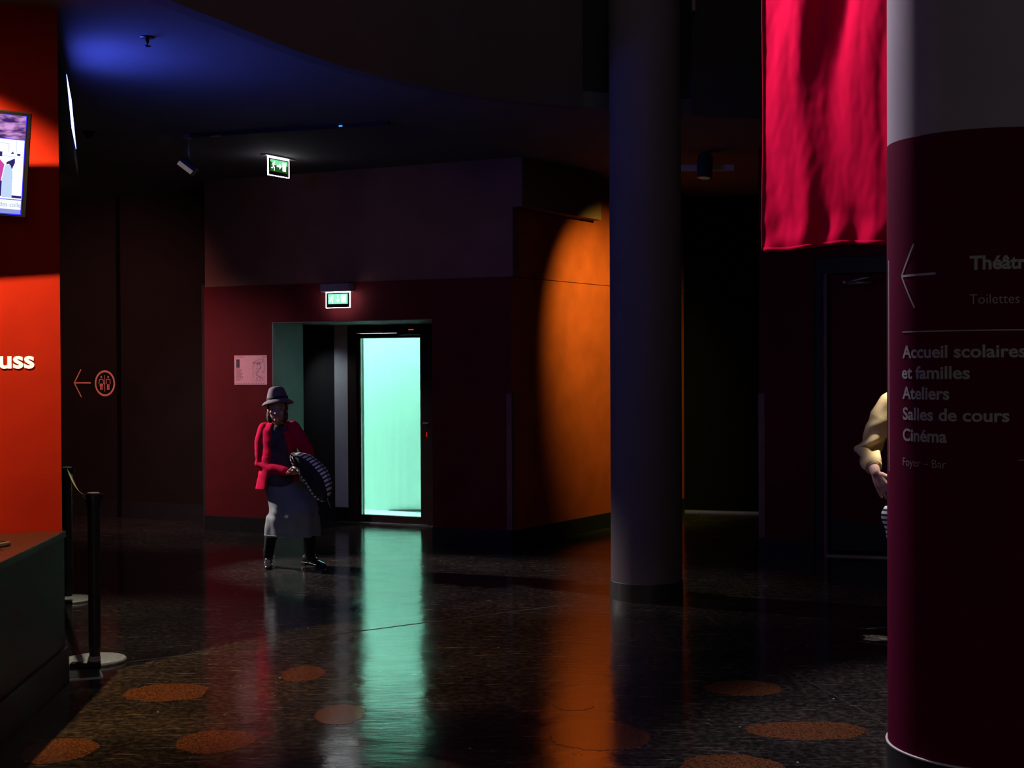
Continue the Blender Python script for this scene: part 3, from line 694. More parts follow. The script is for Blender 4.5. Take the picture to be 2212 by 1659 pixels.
# running man pictogram, arrow and doorway on exit signs
def running_man(mb, cx, cy, s, fr):
    f = lambda x, y: fr(cx+x*s, cy+y*s)
    disc2d(mb, (.16, .40), .10, f, 16)
    stroke2d(mb, [(.06, .26), (-.04, .0)], .17, f); stroke2d(mb, [(.08, .26), (-.18, .24), (-.24, .06)], .07, f); stroke2d(mb, [(.08, .24), (.18, .10), (.30, .14)], .07, f)
    stroke2d(mb, [(-.02, -.02), (.14, -.14), (.12, -.46)], .10, f); stroke2d(mb, [(-.05, -.02), (-.12, -.22), (-.34, -.22)], .10, f)
def exit_sign(name, label, loc, ex, housing, arrow, m_bg, m_bg2=None):
    """ex: unit vector to the right along the sign; panel hangs below loc"""
    ex = V(ex).normalized(); nn = ex.cross(V((0, 0, 1)))       # towards the viewer
    t = thing(name, label, 'exit sign', loc, 0, 'lit exit signs')
    f3 = lambda x, y, o: ex*x + V((0, 0, y)) + nn*o
    fp = lambda p: f3(p.x, p.y, p.z)
    w, h = housing['w']/2, housing['h']
    if housing.get('box'):
        bw, bh, bd = housing['box']; bx = housing.get('bx', 0)
        obj('housing', MB().box(-bw/2+bx, bw/2+bx, 0, bh, -.05, bd, fp), mat('housing_violet_grey', (.30, .25, .30), .6, var=.15, scale=60), t, bevel=.004)
    else:
        obj('ceiling_plate', MB().box(-w-.07, w+.07, .004, .02, -.03, .03, fp), M_metal, t, bevel=.002)
    obj('acrylic_panel', MB().box(-w, w, -h, 0, -.004, .004, fp), M_black, t)
    e = MB(); q = housing.get('edge', .0045)
    e.box(-w-q, -w, -h-q, 0, -.006, .006, fp); e.box(w, w+q, -h-q, 0, -.006, .006, fp); e.box(-w, w, -h-q, -h, -.006, .006, fp); e.box(-w, w, -.010, 0, -.006, .007, fp)
    obj('lit_edge', e, E_edge, t)
    iw0, iw1, ih0, ih1 = -w+.022, w-.020, -h+.035, -.022
    mb = MB(); poly2d(mb, rect(iw0, iw1, ih0, ih1), lambda x, y: f3(x, y, .006)); obj('green_field', mb, m_bg, t)
    if m_bg2:
        mb = MB(); poly2d(mb, [(iw0, ih1), (iw1, ih1), (iw1, (ih0+ih1)/2+.012), ((iw0+iw1)/2, (ih0+ih1)/2-.004), (iw0, (ih0+ih1)/2+.035)], lambda x, y: f3(x, y, .0068)); obj('bright_field', mb, m_bg2, t)
    fr = lambda x, y: f3(x, y, .0080)
    cy = (ih0+ih1)/2; H = ih1-ih0
    mb = MB(); running_man(mb, iw0+(iw1-iw0)*.18, cy-.003, H*.82, fr); obj('running_figure', mb, E_white, t)
    mb = MB(); cx = iw0+(iw1-iw0)*.50
    if arrow == 'right': stroke2d(mb, [(cx-.035, cy), (cx+.012, cy)], .018, fr, False); poly2d(mb, [(cx+.005, cy+.030), (cx+.038, cy), (cx+.005, cy-.030)], fr)
    else: stroke2d(mb, [(cx, cy+.040), (cx, cy-.005)], .014, fr, False); poly2d(mb, [(cx-.025, cy-.004), (cx, cy-.036), (cx+.025, cy-.004)], fr)
    obj('arrow', mb, E_white, t)
    mb = MB(); cx = iw0+(iw1-iw0)*.80; poly2d(mb, [(cx-.026, cy-H*.36), (cx+.024, cy-H*.36), (cx+.028, cy+H*.36), (cx-.030, cy+H*.36)], fr); obj('doorway_symbol', mb, E_white, t)
    return t
exit_sign('exit_sign', 'green exit sign with down arrow on a grey housing above the door', tuple(W(1.85, -.075, 2.438)), -EU, {'w': .268, 'h': .155, 'box': (.33, .078, .045), 'bx': -.015}, 'down', E_mint)
exit_sign('exit_sign', 'green exit sign with right arrow hanging from the dark ceiling', (-2.142, 13.126, 3.622), (.152, .266, 0), {'w': .292, 'h': .165}, 'right', E_dkgreen, E_green)

# ================================================================== ceiling fittings
tk = thing('ceiling_track', 'thin black lighting track on the dark ceiling above the exit', 'track', (-2.69, 11.86, ZL))
d = V((-.965+2.691, 11.286-11.863, 0))
def tkp(p):
    dd = d.normalized(); return dd*p.x + V((-dd.y, dd.x, 0))*p.y + V((0, 0, p.z))
obj('rail', MB().box(-.02, d.length, -.02, .02, -.03, 0, tkp), M_blackmatte, tk)
obj('end_cap', MB().box(-.05, .03, -.022, .022, -.035, 0, tkp), M_metal, tk, bevel=.003)
obj('joint_cap', MB().box(.22, .32, -.021, .021, -.033, -.028, tkp), M_metal, tk)
obj('status_light', MB().box(1.395, 1.425, -.024, -.018, -.022, -.012, tkp), E_blue, tk)
sp = thing('track_spotlight', 'small box spotlight on a stem below the dark ceiling track', 'spotlight', (-2.69, 11.86, ZL-.035))
obj('stem', MB().tube([(0, 0, 0), (.01, 0, -.20)], .010, 10), M_metal, sp)
mb = MB(); Mr = Matrix.Translation((.0, 0, -.235)) @ Matrix.Rotation(math.radians(38), 4, 'Y') ; mb.box(-.075, .075, -.05, .05, -.04, .04, Mr); hd = obj('lamp_head', mb, M_black, sp, bevel=.006)
mb = MB(); mb.box(-.07, .07, -.056, -.050, -.036, .0, Mr); obj('front_lens', mb, mat('pale_lens', (.6, .54, .42), .4, emit=(1, .85, .6), estr=.10), hd)
skl = thing('sprinkler', 'small dark sprinkler head in the blue-lit part of the ceiling', 'sprinkler', (-2.131, 8.374, ZL))
obj('escutcheon', MB().lathe([(.002, -.004), (.045, -.004), (.045, 0), (.002, 0)], 24), M_black, skl)
obj('nozzle', MB().lathe([(.012, 0), (.012, -.03), (.006, -.035), (.006, -.05)][::-1], 12), M_black, skl)
obj('deflector', MB().lathe([(.002, -.058), (.022, -.056), (.022, -.052), (.002, -.051)], 16), M_black, skl)
dt = thing('smoke_detector', 'small round detector on the ceiling near the left wall', 'detector', (-3.458, 11.723, ZL))
obj('base', MB().lathe([(.002, -.02), (.055, -.02), (.06, 0), (.002, 0)], 24), M_black, dt)
obj('sensor_head', MB().lathe([(.002, -.055), (.03, -.052), (.042, -.03), (.045, -.02), (.002, -.02)], 24), M_black, dt)
s2 = thing('passage_spotlight', 'dark cylinder spotlight on a pale bar above the passage', 'spotlight', (1.78, 13.0, ZL))
obj('mount_bar', MB().box(-.62, .27, .10, .13, -.155, -.10), mat('pale_bar', (.60, .55, .46), .6, var=.1), s2)
obj('stem', MB().box(-.02, .02, .08, .12, -.11, 0), M_black, s2)
Mr = Matrix.Translation((0, .05, -.03)) @ Matrix.Rotation(math.radians(-10), 4, 'X') @ Matrix.Rotation(math.radians(4), 4, 'Y')
hd = obj('lamp_head', MB().lathe([(.002, .0), (.070, .0), (.072, -.01), (.072, -.21), (.064, -.215), (.060, -.20), (.002, -.19)], 32, M=Mr), mat('gunmetal', (.05, .055, .055), .45, .3, var=.1), s2, auto=40)
obj('lens', MB().lathe([(.002, -.2065), (.058, -.206), (.058, -.203), (.002, -.203)], 24, M=Mr), mat('dull_amber_lens', (.22, .16, .11), .4, emit=(1, .7, .4), estr=.02), hd)
pn = tag(obj('passage_notice', MB().box(2.20, 2.52, 16.40, 16.415, 1.515, 1.651, lambda p: V((p.x, p.y-(p.x-2.36)*.30, p.z))), mat('dull_red_panel', (.50, .10, .09), .7, var=.15, scale=40)), 'dull red notice on the black wall at the passage end', 'notice')
fl = thing('balcony_lamp', 'slim lamp bracket on the balcony front above the passage', 'lamp', (1.40, 10.94, 4.40))
obj('bracket', MB().box(-.012, .012, -.06, .06, 0, .9), M_guard, fl)
obj('lamp_head', MB().lathe([(.002, .0), (.012, 0), (.016, .05), (.016, .30), (.002, .30)], 16), mat('copper_lamp', (.45, .22, .15), .35, .5), fl)

# ================================================================== columns
cc = thing('column', 'dark round column in the middle of the hall', 'column', (.978, 10.39, 0))
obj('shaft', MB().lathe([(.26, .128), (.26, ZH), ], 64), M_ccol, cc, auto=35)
obj('skirting', MB().lathe([(.002, 0), (.266, 0), (.266, .128), (.263, .132), (.002, .132)], 64), M_base, cc, auto=35)
CX, CY, CR = 1.886, 5.6, .396
nc = thing('column', 'near round column wrapped in maroon with French directions', 'column', (CX, CY, 0))
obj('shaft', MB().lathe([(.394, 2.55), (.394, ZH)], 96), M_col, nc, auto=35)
wrap = obj('wrap', MB().lathe([(.002, .20), (CR, .20), (CR, 2.562), (CR-.003, 2.565), (.002, 2.566)], 128), M_clad, nc, auto=35)
sk = obj('skirting', MB().lathe([(.002, 0), (.402, 0), (.402, .196), (.002, .196)], 96), M_base, nc, auto=35)
obj('skirting_edge', MB().lathe([(.395, .194), (.4035, .194), (.4045, .199), (.395, .201)], 96), mat('pale_edge', (.75, .72, .74), .35, var=.05), sk, auto=35)
def cyl(s, z, r=CR+.0012):
    """s: arc length in metres at radius .4"""
    a = s/.4; return V((r*math.cos(a), r*math.sin(a), z))
def col_text(txt, s0, z, cap, width=None, bold=.0, name='lettering'):
    m = text2d(txt, cap/.70, bold, width)
    bm = bmesh.new(); me = m.mesh('t'); bm.from_mesh(me)
    bmesh.ops.triangulate(bm, faces=bm.faces)
    bmesh.ops.subdivide_edges(bm, edges=[e for e in bm.edges if e.calc_length() > .02], cuts=2)
    for v in bm.verts: v.co = cyl(s0+v.co.x, z+v.co.y)
    bm.to_mesh(me); bm.free()
    return obj(name, me, M_white, wrap)
col_text('Théâtre', 1.6796, 2.047, .049, .232, .0022)
col_text('Toilettes', 1.6796, 1.920, .036, .176, -.0004)
col_text('Accueil scolaires', 1.3749, 1.723, .046, .505, .0016)
col_text('et familles', 1.3715, 1.644, .046, .309, .0016)
col_text('Ateliers', 1.3745, 1.566, .046, .229, .0016)
col_text('Salles de cours', 1.3770, 1.486, .046, .443, .0016)
col_text('Cinéma', 1.3770, 1.405, .046, .216, .0016)
col_text('Foyer – Bar', 1.3770, 1.308, .032, .213, -.0004)
def cyl_stroke(pts, w, name):
    mb = MB()
    for a, b in zip(pts[:-1], pts[1:]):
        n = max(2, int(abs(b[0]-a[0])/.02)+1); d = (V((*b, 0))-V((*a, 0))).normalized(); q = V((-d.y, d.x, 0))*w/2
        for k in range(n):
            p0 = V((*a, 0)).lerp(V((*b, 0)), k/n); p1 = V((*a, 0)).lerp(V((*b, 0)), (k+1)/n)
            mb.add([cyl(*(p0+q).xy), cyl(*(p0-q).xy), cyl(*(p1-q).xy), cyl(*(p1+q).xy)], [(0, 1, 2, 3)])
    return obj(name, mb, M_white, wrap)
cyl_stroke([(1.4433, 2.156), (1.369, 2.037), (1.4478, 1.913)], .008, 'arrow_head')
cyl_stroke([(1.369, 2.037), (1.548, 2.038)], .0085, 'arrow_shaft')
cyl_stroke([(1.2375, 2.108), (1.2375, 1.276)], .009, 'upright_rule')
cyl_stroke([(1.3749, 1.822), (2.05, 1.822)], .0045, 'dividing_rule')
cyl_stroke([(1.8496, 1.345), (2.05, 1.345)], .0030, 'dividing_rule')

# ================================================================== hanging red cloth
cb = thing('hanging_cloth', 'crimson cloth banner hanging in folds beside the near column', 'banner', (1.511, 8.60, 2.383))
CT = V((.7597, -.6503, 0)); CN = V((-.6503, -.7597, 0))
def ss(a, b, x):
    t = max(0, min(1, (x-a)/(b-a))); return t*t*(3-2*t)
def fold(u, z):
    """depth of the cloth; u metres from the left hem, z metres above the bottom hem"""
    s = u + .16*(1.5-z)*ss(0, 1.2, z) - .02*math.sin(z*1.3)      # folds drift left towards the bottom
    k = ss(.0, 1.5, z)*.80+.20
    d = .050*ss(.06, .28, s) - .066*ss(.27, .54, s) + .075*ss(.50, .76, s) - .05*ss(.80, 1.1, s)
    d += (.003)*math.sin(s*41+math.sin(z*2.0)*1.2)*ss(.0, .25, s) 
    n = noise.noise(V((u*3.2, z*.9, 1.3)))*.022 + noise.noise(V((u*9, z*1.2, 4.7)))*.012
    low = (1-ss(0, .35, z))*(.016*noise.noise(V((u*8, z*8, 2.2))) + .010*math.sin(u*27))
    return d*k + n + low + noise.noise(V((u*26, z*12, 9.1)))*.0018
LW, LH = 1.35, 4.0
def cl(u, v):
    x = u*LW; z = v*LH
    return CT*x + CN*fold(x, z) + V((0, 0, z - .010*math.sin(x*9)*(1-ss(0, .2, z))))
def cl_face(u, v): return cl(.022/LW + u*(1-.022/LW), v)
obj('cloth', MB().grid(cl_face, 150, 260), M_curtain, cb, solid=.003)
obj('side_hem', MB().grid(lambda u, v: CT*(u*.030) + CN*(fold(u*.03, v*LH)-.006 + .016*math.sin(u*math.pi)*(-1 if u > .45 else 1)) + V((0, 0, v*LH)), 8, 120), M_hem, cb, solid=.003)
obj('bottom_hem', MB().grid(lambda u, v: cl_face(u, v*.006) + CN*.005, 120, 2), M_hem, cb, solid=.002)

# ================================================================== people
def ell(c, rx, ry, n=32, up=None, pw=2.0, rot=0.0):
    c = V(c); R = []
    for k in range(n):
        a = 2*math.pi*k/n; ca, sa = math.cos(a), math.sin(a)
        x = rx*math.copysign(abs(ca)**(2/pw), ca); y = ry*math.copysign(abs(sa)**(2/pw), sa)
        R.append(c + V((x*math.cos(rot)-y*math.sin(rot), x*math.sin(rot)+y*math.cos(rot), 0)))
    return R
def hand(mb, wrist, dirv, palm, side, curl=.5, s=1.0, spread=.10):
    """palm: direction the palm faces; side: +1/-1 puts the thumb along +/- (palm x dir)"""
    d = V(dirv).normalized(); p = V(palm); p = (p - d*p.dot(d)).normalized(); w = p.cross(d)*side; wr = V(wrist)
    kn = []
    for i, (x, l) in enumerate(((.030, .080), (.010, .086), (-.010, .082), (-.028, .073))):
        k = wr + (w*x + d*l)*s; kn.append(k)
        mb.capsule([wr + (w*x*.55 + d*.012)*s, wr + (w*x*.8 + d*.045)*s, k], [.0155*s, .0150*s, .0112*s], 10)
    for i, (k, ln) in enumerate(zip(kn, (.92, 1.05, 1.0, .78))):
        q = d + w*spread*(1.2-i*.8); q.normalize(); pos = k; pts = [pos - q*.01*s]; rad = [.0105*s]
        for seg, (L, c) in enumerate(((.042, .55), (.026, 1.1), (.021, 1.5))):
            a = curl*c*(1+.10*i); dv = q*math.cos(a) + p*math.sin(a); pos = pos + dv*L*ln*s; pts.append(pos); rad.append((.0096, .0086, .0072)[seg]*s)
        mb.capsule(pts, rad, 10)
    t0 = wr + (w*.026 + d*.022)*s; t1 = t0 + (w*.026 + d*.030 + p*.010)*s; t2 = t1 + (w*.012 + d*.030 + p*.012)*s; t3 = t2 + (w*.002 + d*.024 + p*.008)*s
    mb.capsule([t0, t1, t2, t3], [.0165*s, .0130*s, .0110*s, .0088*s], 10)
def head(mb, c, s=1.0, yaw=0.0, pitch=0.0):
    """skull, jaw, nose, ears; the face looks along -Y"""
    M = Matrix.Rotation(yaw, 3, 'Z') @ Matrix.Rotation(pitch, 3, 'X'); c = V(c)
    f = lambda x, y, z: c + M @ (V((x, y, z))*s)
    mb.ball(f(0, .012, .025), V((.074, .092, .088))*s, M=M)
    mb.ball(f(0, -.012, -.035), V((.062, .074, .078))*s, M=M)
    mb.ball(f(0, -.060, -.088), V((.026, .022, .022))*s, M=M)
    mb.capsule([f(0, -.080, .012), f(0, -.094, -.014), f(0, -.104, -.034)], [.009*s, .011*s, .013*s], 10)
    for q in (-1, 1):
        mb.ball(f(.013*q, -.092, -.036), .010*s); mb.ball(f(.076*q, .012, -.008), V((.011, .020, .031))*s, M=M); mb.ball(f(.038*q, -.062, -.024), V((.024, .020, .022))*s, M=M)
        mb.capsule([f(.014*q, -.084, .022), f(.048*q, -.070, .022)], [.008*s, .007*s], 8)
    mb.capsule([f(-.016, -.084, -.060), f(0, -.090, -.059), f(.016, -.084, -.060)], [.006*s, .008*s, .006*s], 8)
    return f
def face_parts(f, s, parent):
    for q in (-1, 1):
        mb = MB().ball(f(.031*q, -.074, .004), .0125*s, 14, 8); e = obj('eye', mb, M_eye, parent)
        obj('iris', MB().ball(f(.031*q, -.0835, .004), .0050*s, 10, 6), M_blackmatte, e)
    mb = MB().capsule([f(-.020, -.083, -.060), f(0, -.0955, -.0575), f(.020, -.083, -.060)], [.0035*s, .0050*s, .0035*s], 8); obj('lips', mb, M_lip, parent)

# ---------------------------------------------------------------- woman in a red jacket
WO = V((-1.905, 12.02, 0))
wm = thing('person', 'person in grey hat, red jacket and long grey skirt holding a striped bag', 'person', tuple(WO))
# body
b = MB()
f = head(b, (-.068, -.075, 1.335), .98, .10, -.12)
b.capsule([(-.066, -.02, 1.27), (-.062, .0, 1.20), (-.060, .02, 1.12)], [.050, .052, .075])
b.loft([ell((-.07, .03, 1.17), .13, .075), ell((-.075, .03, 1.05), .15, .10), ell((-.06, .03, .85), .14, .10), ell((-.02, .03, .66), .16, .12), ell((.0, .02, .56), .15, .11)])
LS, LEl, LWr = V((-.205, .03, 1.165)), V((-.222, .00, .875)), V((.035, -.185, .825))
RS, REl, RWr = V((.068, .03, 1.175)), V((.180, .00, .965)), V((.115, -.19, .905))
b.capsule([LS, LS.lerp(LEl, .5), LEl, LEl.lerp(LWr, .5), LWr], [.050, .045, .040, .036, .027]); b.capsule([RS, RS.lerp(REl, .5), REl, REl.lerp(RWr, .5), RWr], [.050, .045, .040, .036, .027])
hand(b, LWr, (.9, -.25, -.12), (.15, -.2, 1), 1, .75, .95); hand(b, RWr, (-.15, -.6, -.7), (-.6, -.5, .2), -1, .8, .95)
b.capsule([(-.04, .03, .60), (-.07, .00, .42), (-.150, .02, .24), (-.170, .03, .10)], [.085, .060, .044, .034]); b.capsule([(.10, .02, .60), (.15, -.06, .42), (.180, .03, .25), (.172, .10, .10)], [.085, .062, .044, .034])
body = remeshed('body', b, M_skin, wm, .0055, 4)
face_parts(f, .98, body)
# hair below the brim
h = MB(); h.ball(f(0, .035, .020), V((.088, .085, .088))); h.ball(f(-.062, .020, -.045), V((.030, .055, .062))); h.ball(f(.062, .020, -.045), V((.028, .055, .058))); h.ball(f(0, .07, -.05), V((.07, .04, .06)))
remeshed('hair', h, M_hair, wm, .006, 4, lambda c: .004*noise.noise(c*60))
# hat
Mh = Matrix.Translation((-.066, -.062, 1.405)) @ Matrix.Rotation(math.radians(7), 4, 'Y').inverted() @ Matrix.Rotation(math.radians(-6), 4, 'X')
prof = [(.088, .0), (.100, .004), (.118, .001), (.134, -.008), (.137, -.012), (.132, -.017), (.105, -.008), (.086, -.006)]
hat = obj('hat', MB().lathe([(.086, -.004), (.105, -.006), (.131, -.022), (.137, -.019), (.132, -.010), (.112, .010), (.095, .014), (.0895, .020), (.0870, .042), (.0800, .072), (.0700, .100), (.0590, .120), (.042, .130), (.020, .128), (.002, .126)], 48, M=Mh), M_felt, wm, sub=1)
obj('hat_ribbon', MB().lathe([(.0895, .016), (.0925, .020), (.0895, .038), (.0870, .040)], 48, M=Mh), M_ribbon, hat)
# blouse with collar under the open jacket
b = MB(); b.loft([ell((-.060, -.002, 1.215), .062, .062), ell((-.062, .0, 1.17), .085, .085), ell((-.062, .0, 1.05), .115, .118), ell((-.055, .0, .88), .12, .128), ell((-.04, .0, .70), .13, .135)])
bl = remeshed('blouse', b, M_blouse, wm, .008, 3, lambda c: .006*noise.noise(c*22))
for q in (-1, 1):
    m = MB(); m.add([(-.060+q*.012, -.070, 1.175), (-.060+q*.070, -.020, 1.235), (-.060+q*.095, -.040, 1.190), (-.060+q*.060, -.095, 1.135)], [(0, 1, 2, 3)]); obj('collar', m, M_blouse, bl, solid=.008, sub=1)
# jacket: two fronts, back and sleeves in one piece, open down the middle
def jacket_ring(c, rx, ry, gap, n=44):
    R = []
    for k in range(n):
        a = -math.pi/2 + gap + (2*math.pi-2*gap)*k/(n-1)
        R.append(V(c) + V((rx*math.cos(a), ry*math.sin(a), 0)))
    return R
def jacket_shell(o, rev=False):
    return [((-.062, .022, 1.240), .080, .066, .55), ((-.068, .025, 1.215), .120, .080, .42), ((-.070, .025, 1.17), .148, .105, .34), ((-.072, .022, 1.08), .150, .126, .30), ((-.075, .018, .95), .150, .140, .32), ((-.078, .018, .82), .166, .148, .38), ((-.078, .018, .72), .184, .155, .44), ((-.078, .018, .665), .192, .160, .48)]
b = MB(); out = [jacket_ring(c, rx, ry, g) for c, rx, ry, g in jacket_shell(0)]; inn = [jacket_ring(c, rx-.016, ry-.016, g) for c, rx, ry, g in jacket_shell(0)]
rings = [o + i[::-1] for o, i in zip(out, inn)]; b.loft(rings)
b.capsule([LS+V((.02, 0, .01)), LS.lerp(LEl, .35)+V((-.006, 0, 0)), LS.lerp(LEl, .75), LEl, LEl.lerp(LWr, .3), LEl.lerp(LWr, .7), LEl.lerp(LWr, .93)], [.062, .064, .058, .058, .056, .050, .045], 18)
b.capsule([RS+V((-.02, 0, .01)), RS.lerp(REl, .4), REl, REl.lerp(RWr, .5), REl.lerp(RWr, .93)], [.062, .062, .056, .050, .045], 18)
def jw(c):
    d = min((c-LEl).length, (c-REl).length)
    return .006*noise.noise(c*11) + .007*math.exp(-(d/.09)**2)*math.sin(c.z*85+c.x*40) + .0035*math.sin(c.x*28+c.z*6)*(1 if c.z < .95 else .3)
remeshed('jacket', b, M_jacket, wm, .0065, 5, jw)
# skirt: denim, pushed out by the forward knee on the right
b = MB(); S = []
for z, cx, rx, cy, ry in ((.735, -.03, .150, .02, .125), (.66, -.005, .182, .01, .145), (.58, .045, .205, -.01, .165), (.50, .062, .206, -.02, .175), (.43, .052, .222, -.02, .175), (.35, .046, .230, -.01, .170), (.272, .043, .236, .0, .168)):
    S.append([p + V((0, -.045*math.exp(-((p.x-.13)/.09)**2-((z-.50)/.12)**2) if p.y < cy else 0, 0)) for p in ell((cx, cy, z), rx, ry, 56)])
inn = [[V((c.x, c.y, c.z)) for c in r] for r in S]
b.loft(S)
def sw(c):
    a = math.atan2(c.y, c.x-.05); k = ss(.70, .35, c.z) if False else max(0, min(1, (.72-c.z)/.4))
    return k*.008*math.sin(a*9+c.z*7) + .006*noise.noise(c*13) + .006*math.exp(-((c.z-.46)/.05)**2)*math.sin(c.x*30+c.z*60)
sk_ = remeshed('skirt', b, M_denim, wm, .008, 3, sw)
obj('hem', MB().tube([p + V((0, 0, .012)) for p in ell((.043, .0, .272), .238, .170, 48)] + [V((.281, 0, .284))], .005, 6), M_denim, sk_)
# stockings and boots
for pts, toe in (([(-.07, .00, .42), (-.150, .02, .24), (-.170, .03, .10)], 0), ([(.15, -.06, .42), (.180, .03, .25), (.172, .10, .10)], 1)):
    obj('stocking', MB().capsule(pts, [.066, .051, .042], 18), M_stocking, wm)
def boot(anchor, heel_dir, name='boot'):
    d = V((*heel_dir, 0)).normalized(); w = V((-d.y, d.x, 0)); a = V(anchor); b = MB()
    sec = [(-.075, .030, .012, .085), (-.055, .036, .008, .10), (-.01, .038, .008, .115), (.04, .038, .004, .085), (.09, .041, .002, .055), (.13, .036, .002, .040), (.165, .018, .004, .026)]
    rings = []
    for x, hw, z0, z1 in sec:
        c = a + d*x; zc = (z0+z1)/2; rh = (z1-z0)/2
        rings.append([c + w*(hw*math.cos(t)) + V((0, 0, zc + rh*math.sin(t)*(1 if math.sin(t) > 0 else .96))) for t in [2*math.pi*k/20 for k in range(20)]])
    b.loft(rings); b.capsule([a+V((0, 0, .07)), a+V((0, 0, .15))], [.042, .046], 18)
    o = remeshed(name, b, M_shoe, wm, .0055, 3, lambda c: .003*noise.noise(c*38))
    m = MB(); m.box(-.078, -.030, -.028, .028, .0, .03, lambda p: a + d*p.x + w*p.y + V((0, 0, p.z))); obj('heel', m, M_black, o, bevel=.004)
    m = MB(); m.prism([(a + d*x + w*y).xy for x, y in ((-.02, .030), (.06, .036), (.12, .034), (.16, .012), (.16, -.012), (.12, -.034), (.06, -.036), (-.02, -.030))], 0, .008); obj('sole', m, M_black, o)
boot((-.170, .035, 0), (.12, -1.0)); boot((.172, .11, 0), (.86, -.52))
# striped bag held in front
def m_bag(name, bands, n, slant):
    m, N, L, b = new_mat(name); b.inputs['Roughness'].default_value = .7
    uv = N.new('ShaderNodeUVMap'); sp_ = N.new('ShaderNodeSeparateXYZ'); L.new(uv.outputs[0], sp_.inputs[0])
    def mth(op, a, c=None):
        x = N.new('ShaderNodeMath'); x.operation = op
        for i, q in enumerate((a, c)):
            if q is None: continue
            if isinstance(q, (int, float)): x.inputs[i].default_value = q
            else: L.new(q, x.inputs[i])
        return x.outputs[0]
    tot = None
    for lo, hi in bands:
        r = mth('MULTIPLY', mth('GREATER_THAN', sp_.outputs[1], lo), mth('LESS_THAN', sp_.outputs[1], hi)); tot = r if tot is None else mth('ADD', tot, r)
    fr = mth('FRACT', mth('ADD', mth('MULTIPLY', sp_.outputs[0], n), mth('ADD', mth('MULTIPLY', sp_.outputs[1], slant), .5)))
    k = mth('MULTIPLY', tot, mth('GREATER_THAN', fr, .42))
    mx = N.new('ShaderNodeMixRGB'); L.new(k, mx.inputs[0]); mx.inputs[1].default_value = (.012, .012, .014, 1); mx.inputs[2].default_value = (.86, .84, .80, 1)
    L.new(mx.outputs[0], b.inputs['Base Color']); return m
bg = thing('striped_bag', 'black cloth bag with white striped bands held by the person in red', 'bag', tuple(WO + V((.240, -.295, .800))))
ax = V((.60, -.05, -.80)).normalized(); ay = V((.78, -.15, .60)); ay = (ay - ax*ay.dot(ax)).normalized(); az = ax.cross(ay)
if az.y > 0: az = -az
def bag_pt(u, v):
    """u along the bag 0..1, v around 0..1"""
    s = u*2-1; prof_ = max(.02, (1-abs(s)**2.6))**.62; a = 2*math.pi*v
    y = math.cos(a); z = math.sin(a)
    bend = .055*(1-s*s) - .02
    p = ax*(s*.245) + ay*(y*.112*prof_*(1+.15*s) + bend) + az*(z*.062*prof_ + .006*math.sin(s*9+y*4))
    return p
bm_ = MB(); bm_.grid(lambda u, v: bag_pt(u, v), 44, 40)
obj('bag_body', bm_, m_bag('black_white_bands', ((.025, .045), (.06, .075), (.09, .17), (.385, .45)), 15, 2.0), bg)
tip = bag_pt(1, 0); obj('tassel', MB().tube([tip - ax*.01, tip + V((.015, -.01, -.03)), tip + V((.03, -.01, -.07))], [.006, .004, .002], 8), M_metal, bg)
obj('handle', MB().tube([bag_pt(.12, .20), bag_pt(.16, .25)+az*.05+V((-.03, 0, .03)), bag_pt(.32, .30)+az*.05+V((-.03, 0, .03)), bag_pt(.42, .30)], .007, 8), M_black, bg)

# ---------------------------------------------------------------- man behind the near column
MO = V((2.545, 8.82, 0))
mn = thing('person', 'person in khaki sweatshirt mostly hidden behind the near column', 'person', tuple(MO))
b = MB()
f2 = head(b, (.03, -.03, 1.70), 1.05, -.15, .15)
b.capsule([(.02, .0, 1.62), (.01, .01, 1.55), (0, .02, 1.47)], [.056, .058, .085])
b.loft([ell((0, .02, 1.50), .13, .08), ell((0, .02, 1.35), .175, .115), ell((0, .02, 1.15), .155, .11), ell((0, .02, .97), .165, .12), ell((0, .02, .88), .15, .11)])
ls, le, lw = V((-.205, .02, 1.445)), V((-.325, .06, 1.150)), V((-.330, -.155, 1.035))
rs, re, rw = V((.205, .02, 1.445)), V((.30, .06, 1.160)), V((.10, -.19, 1.06))
b.capsule([ls, ls.lerp(le, .5), le, le.lerp(lw, .45), lw], [.062, .054, .046, .042, .029]); b.capsule([rs, rs.lerp(re, .5), re, re.lerp(rw, .45), rw], [.062, .054, .046, .042, .029])
hand(b, lw, (.36, -.28, -.88), (.55, .70, -.10), -1, .32, 1.08, .16); hand(b, rw, (-.6, -.3, -.6), (-.2, .6, -.2), 1, .6, 1.05)
for q in (-1, 1): b.capsule([(.09*q, .02, .90), (.10*q, .0, .70), (.105*q, .01, .50), (.11*q, .03, .28), (.11*q, .04, .09)], [.095, .082, .060, .056, .040])
body2 = remeshed('body', b, M_skin2, mn, .0045, 4)
face_parts(f2, 1.05, body2)
h = MB(); h.ball(f2(0, .030, .050), V((.088, .098, .082))); h.ball(f2(0, .065, -.01), V((.076, .055, .075))); remeshed('hair', h, M_hair2, mn, .007, 4, lambda c: .005*noise.noise(c*45))
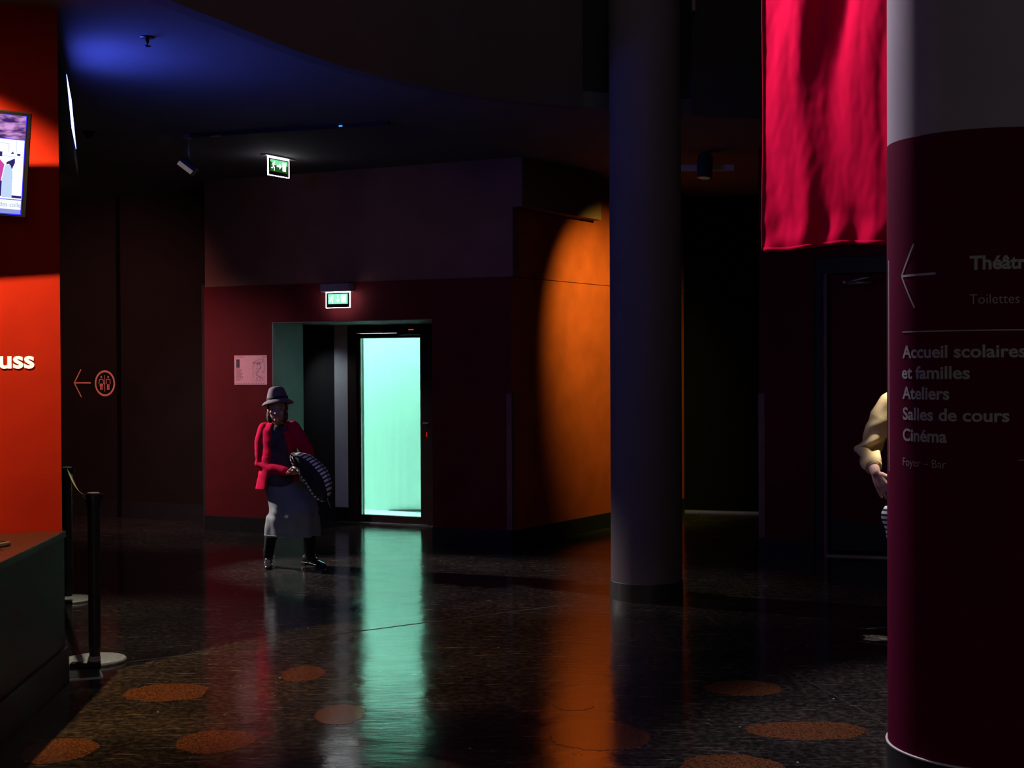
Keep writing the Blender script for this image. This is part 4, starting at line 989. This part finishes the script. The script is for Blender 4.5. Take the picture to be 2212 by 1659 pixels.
# sweatshirt
b = MB(); b.loft([ell((0, .02, 1.545), .085, .075), ell((0, .02, 1.50), .155, .10), ell((0, .02, 1.42), .205, .125), ell((0, .02, 1.30), .205, .140), ell((0, .02, 1.10), .185, .138), ell((0, .02, .95), .190, .142), ell((0, .02, .90), .175, .132)])
cuffL = le.lerp(lw, .62)
b.capsule([ls+V((.03, 0, .01)), ls.lerp(le, .3), ls.lerp(le, .7), le, le.lerp(lw, .22), cuffL], [.080, .080, .070, .064, .066, .058], 24)
b.capsule([rs+V((-.03, 0, .01)), rs.lerp(re, .3), rs.lerp(re, .7), re, re.lerp(rw, .3), re.lerp(rw, .6)], [.080, .080, .070, .064, .062, .055], 24)
def mw(c):
    d = min((c-le).length, (c-re).length); t = math.exp(-(d/.13)**2)
    return .024*t*math.sin(c.z*62 + c.x*-45 + 2.5*noise.noise(c*9)) + .008*noise.noise(c*10) + .006*math.exp(-((c-ls).length/.2)**2)*math.sin(c.z*34-c.x*30)
sw_ = remeshed('sweatshirt', b, M_khaki, mn, .006, 3, mw)
for el_, wr_, t in ((le, lw, .66), (re, rw, .64)):
    d = (wr_-el_).normalized(); c = el_.lerp(wr_, t); obj('cuff', MB().tube([c-d*.030, c-d*.022, c+d*.018, c+d*.024], [.052, .058, .052, .046], 28), M_khaki, sw_)
b = MB(); b.loft([ell((0, .02, .98), .165, .125), ell((0, .02, .86), .178, .135), ell((0, .015, .78), .17, .13)])
for q in (-1, 1): b.capsule([(.088*q, .015, .80), (.10*q, .0, .62), (.105*q, .01, .46), (.11*q, .03, .26), (.11*q, .04, .10)], [.100, .086, .074, .068, .066], 20)
remeshed('trousers', b, M_trouser, mn, .008, 4, lambda c: .006*noise.noise(c*12))
for q in (-1, 1):
    a = V((.11*q, .04, 0)); b = MB(); rings = []
    for y, hw, z1 in ((.075, .030, .06), (.05, .040, .085), (0, .042, .095), (-.07, .045, .075), (-.13, .048, .055), (-.18, .040, .045), (-.21, .018, .03)):
        rings.append([a + V((hw*math.cos(t), y, .012 + max(-.004, z1*.5*(1+math.sin(t))))) for t in [2*math.pi*k/20 for k in range(20)]])
    sh = obj('shoe', b.loft(rings), M_shoe, mn, sub=1); obj('sole', MB().prism([(a+V((x, y, 0))).xy for x, y in ((-.038, .07), (.038, .07), (.046, -.08), (.040, -.17), (.015, -.205), (-.015, -.205), (-.040, -.17), (-.046, -.08))], 0, .016), M_black, sh)
# striped bag hanging from his hand
b2 = thing('striped_bag', 'black and white striped bag hanging at the hidden person\'s hand', 'bag', tuple(MO + V((-.172, -.20, .640))))
g = MB()
def sack(u, v):
    a = 2*math.pi*u; k = .78+.22*math.sin(v*math.pi)**.6 - .12*(v > .92)
    return V((.128*k*math.cos(a) + .010*math.sin(v*7), .055*k*math.sin(a) + .006*math.sin(a*3+v*6), v*.215))
g.grid(sack, 40, 24); obj('bag_body', g, m_bag('black_white_hoops', ((.02, .10), (.155, .235), (.29, .37), (.425, .505), (.56, .64), (.70, .78), (.84, .92)), .0001, .0), b2)
n_ = 16; obj('bag_bottom', MB().loft([[sack(k/n_, 0) for k in range(n_)], [sack(k/n_, 0)*.5+V((0, 0, -.004)) for k in range(n_)]]), M_black, b2)
obj('handle', MB().tube([(-.09, 0, .21), (-.10, .0, .262), (-.06, .01, .285), (.04, .0, .262), (.09, 0, .21)], .007, 8), M_black, b2)
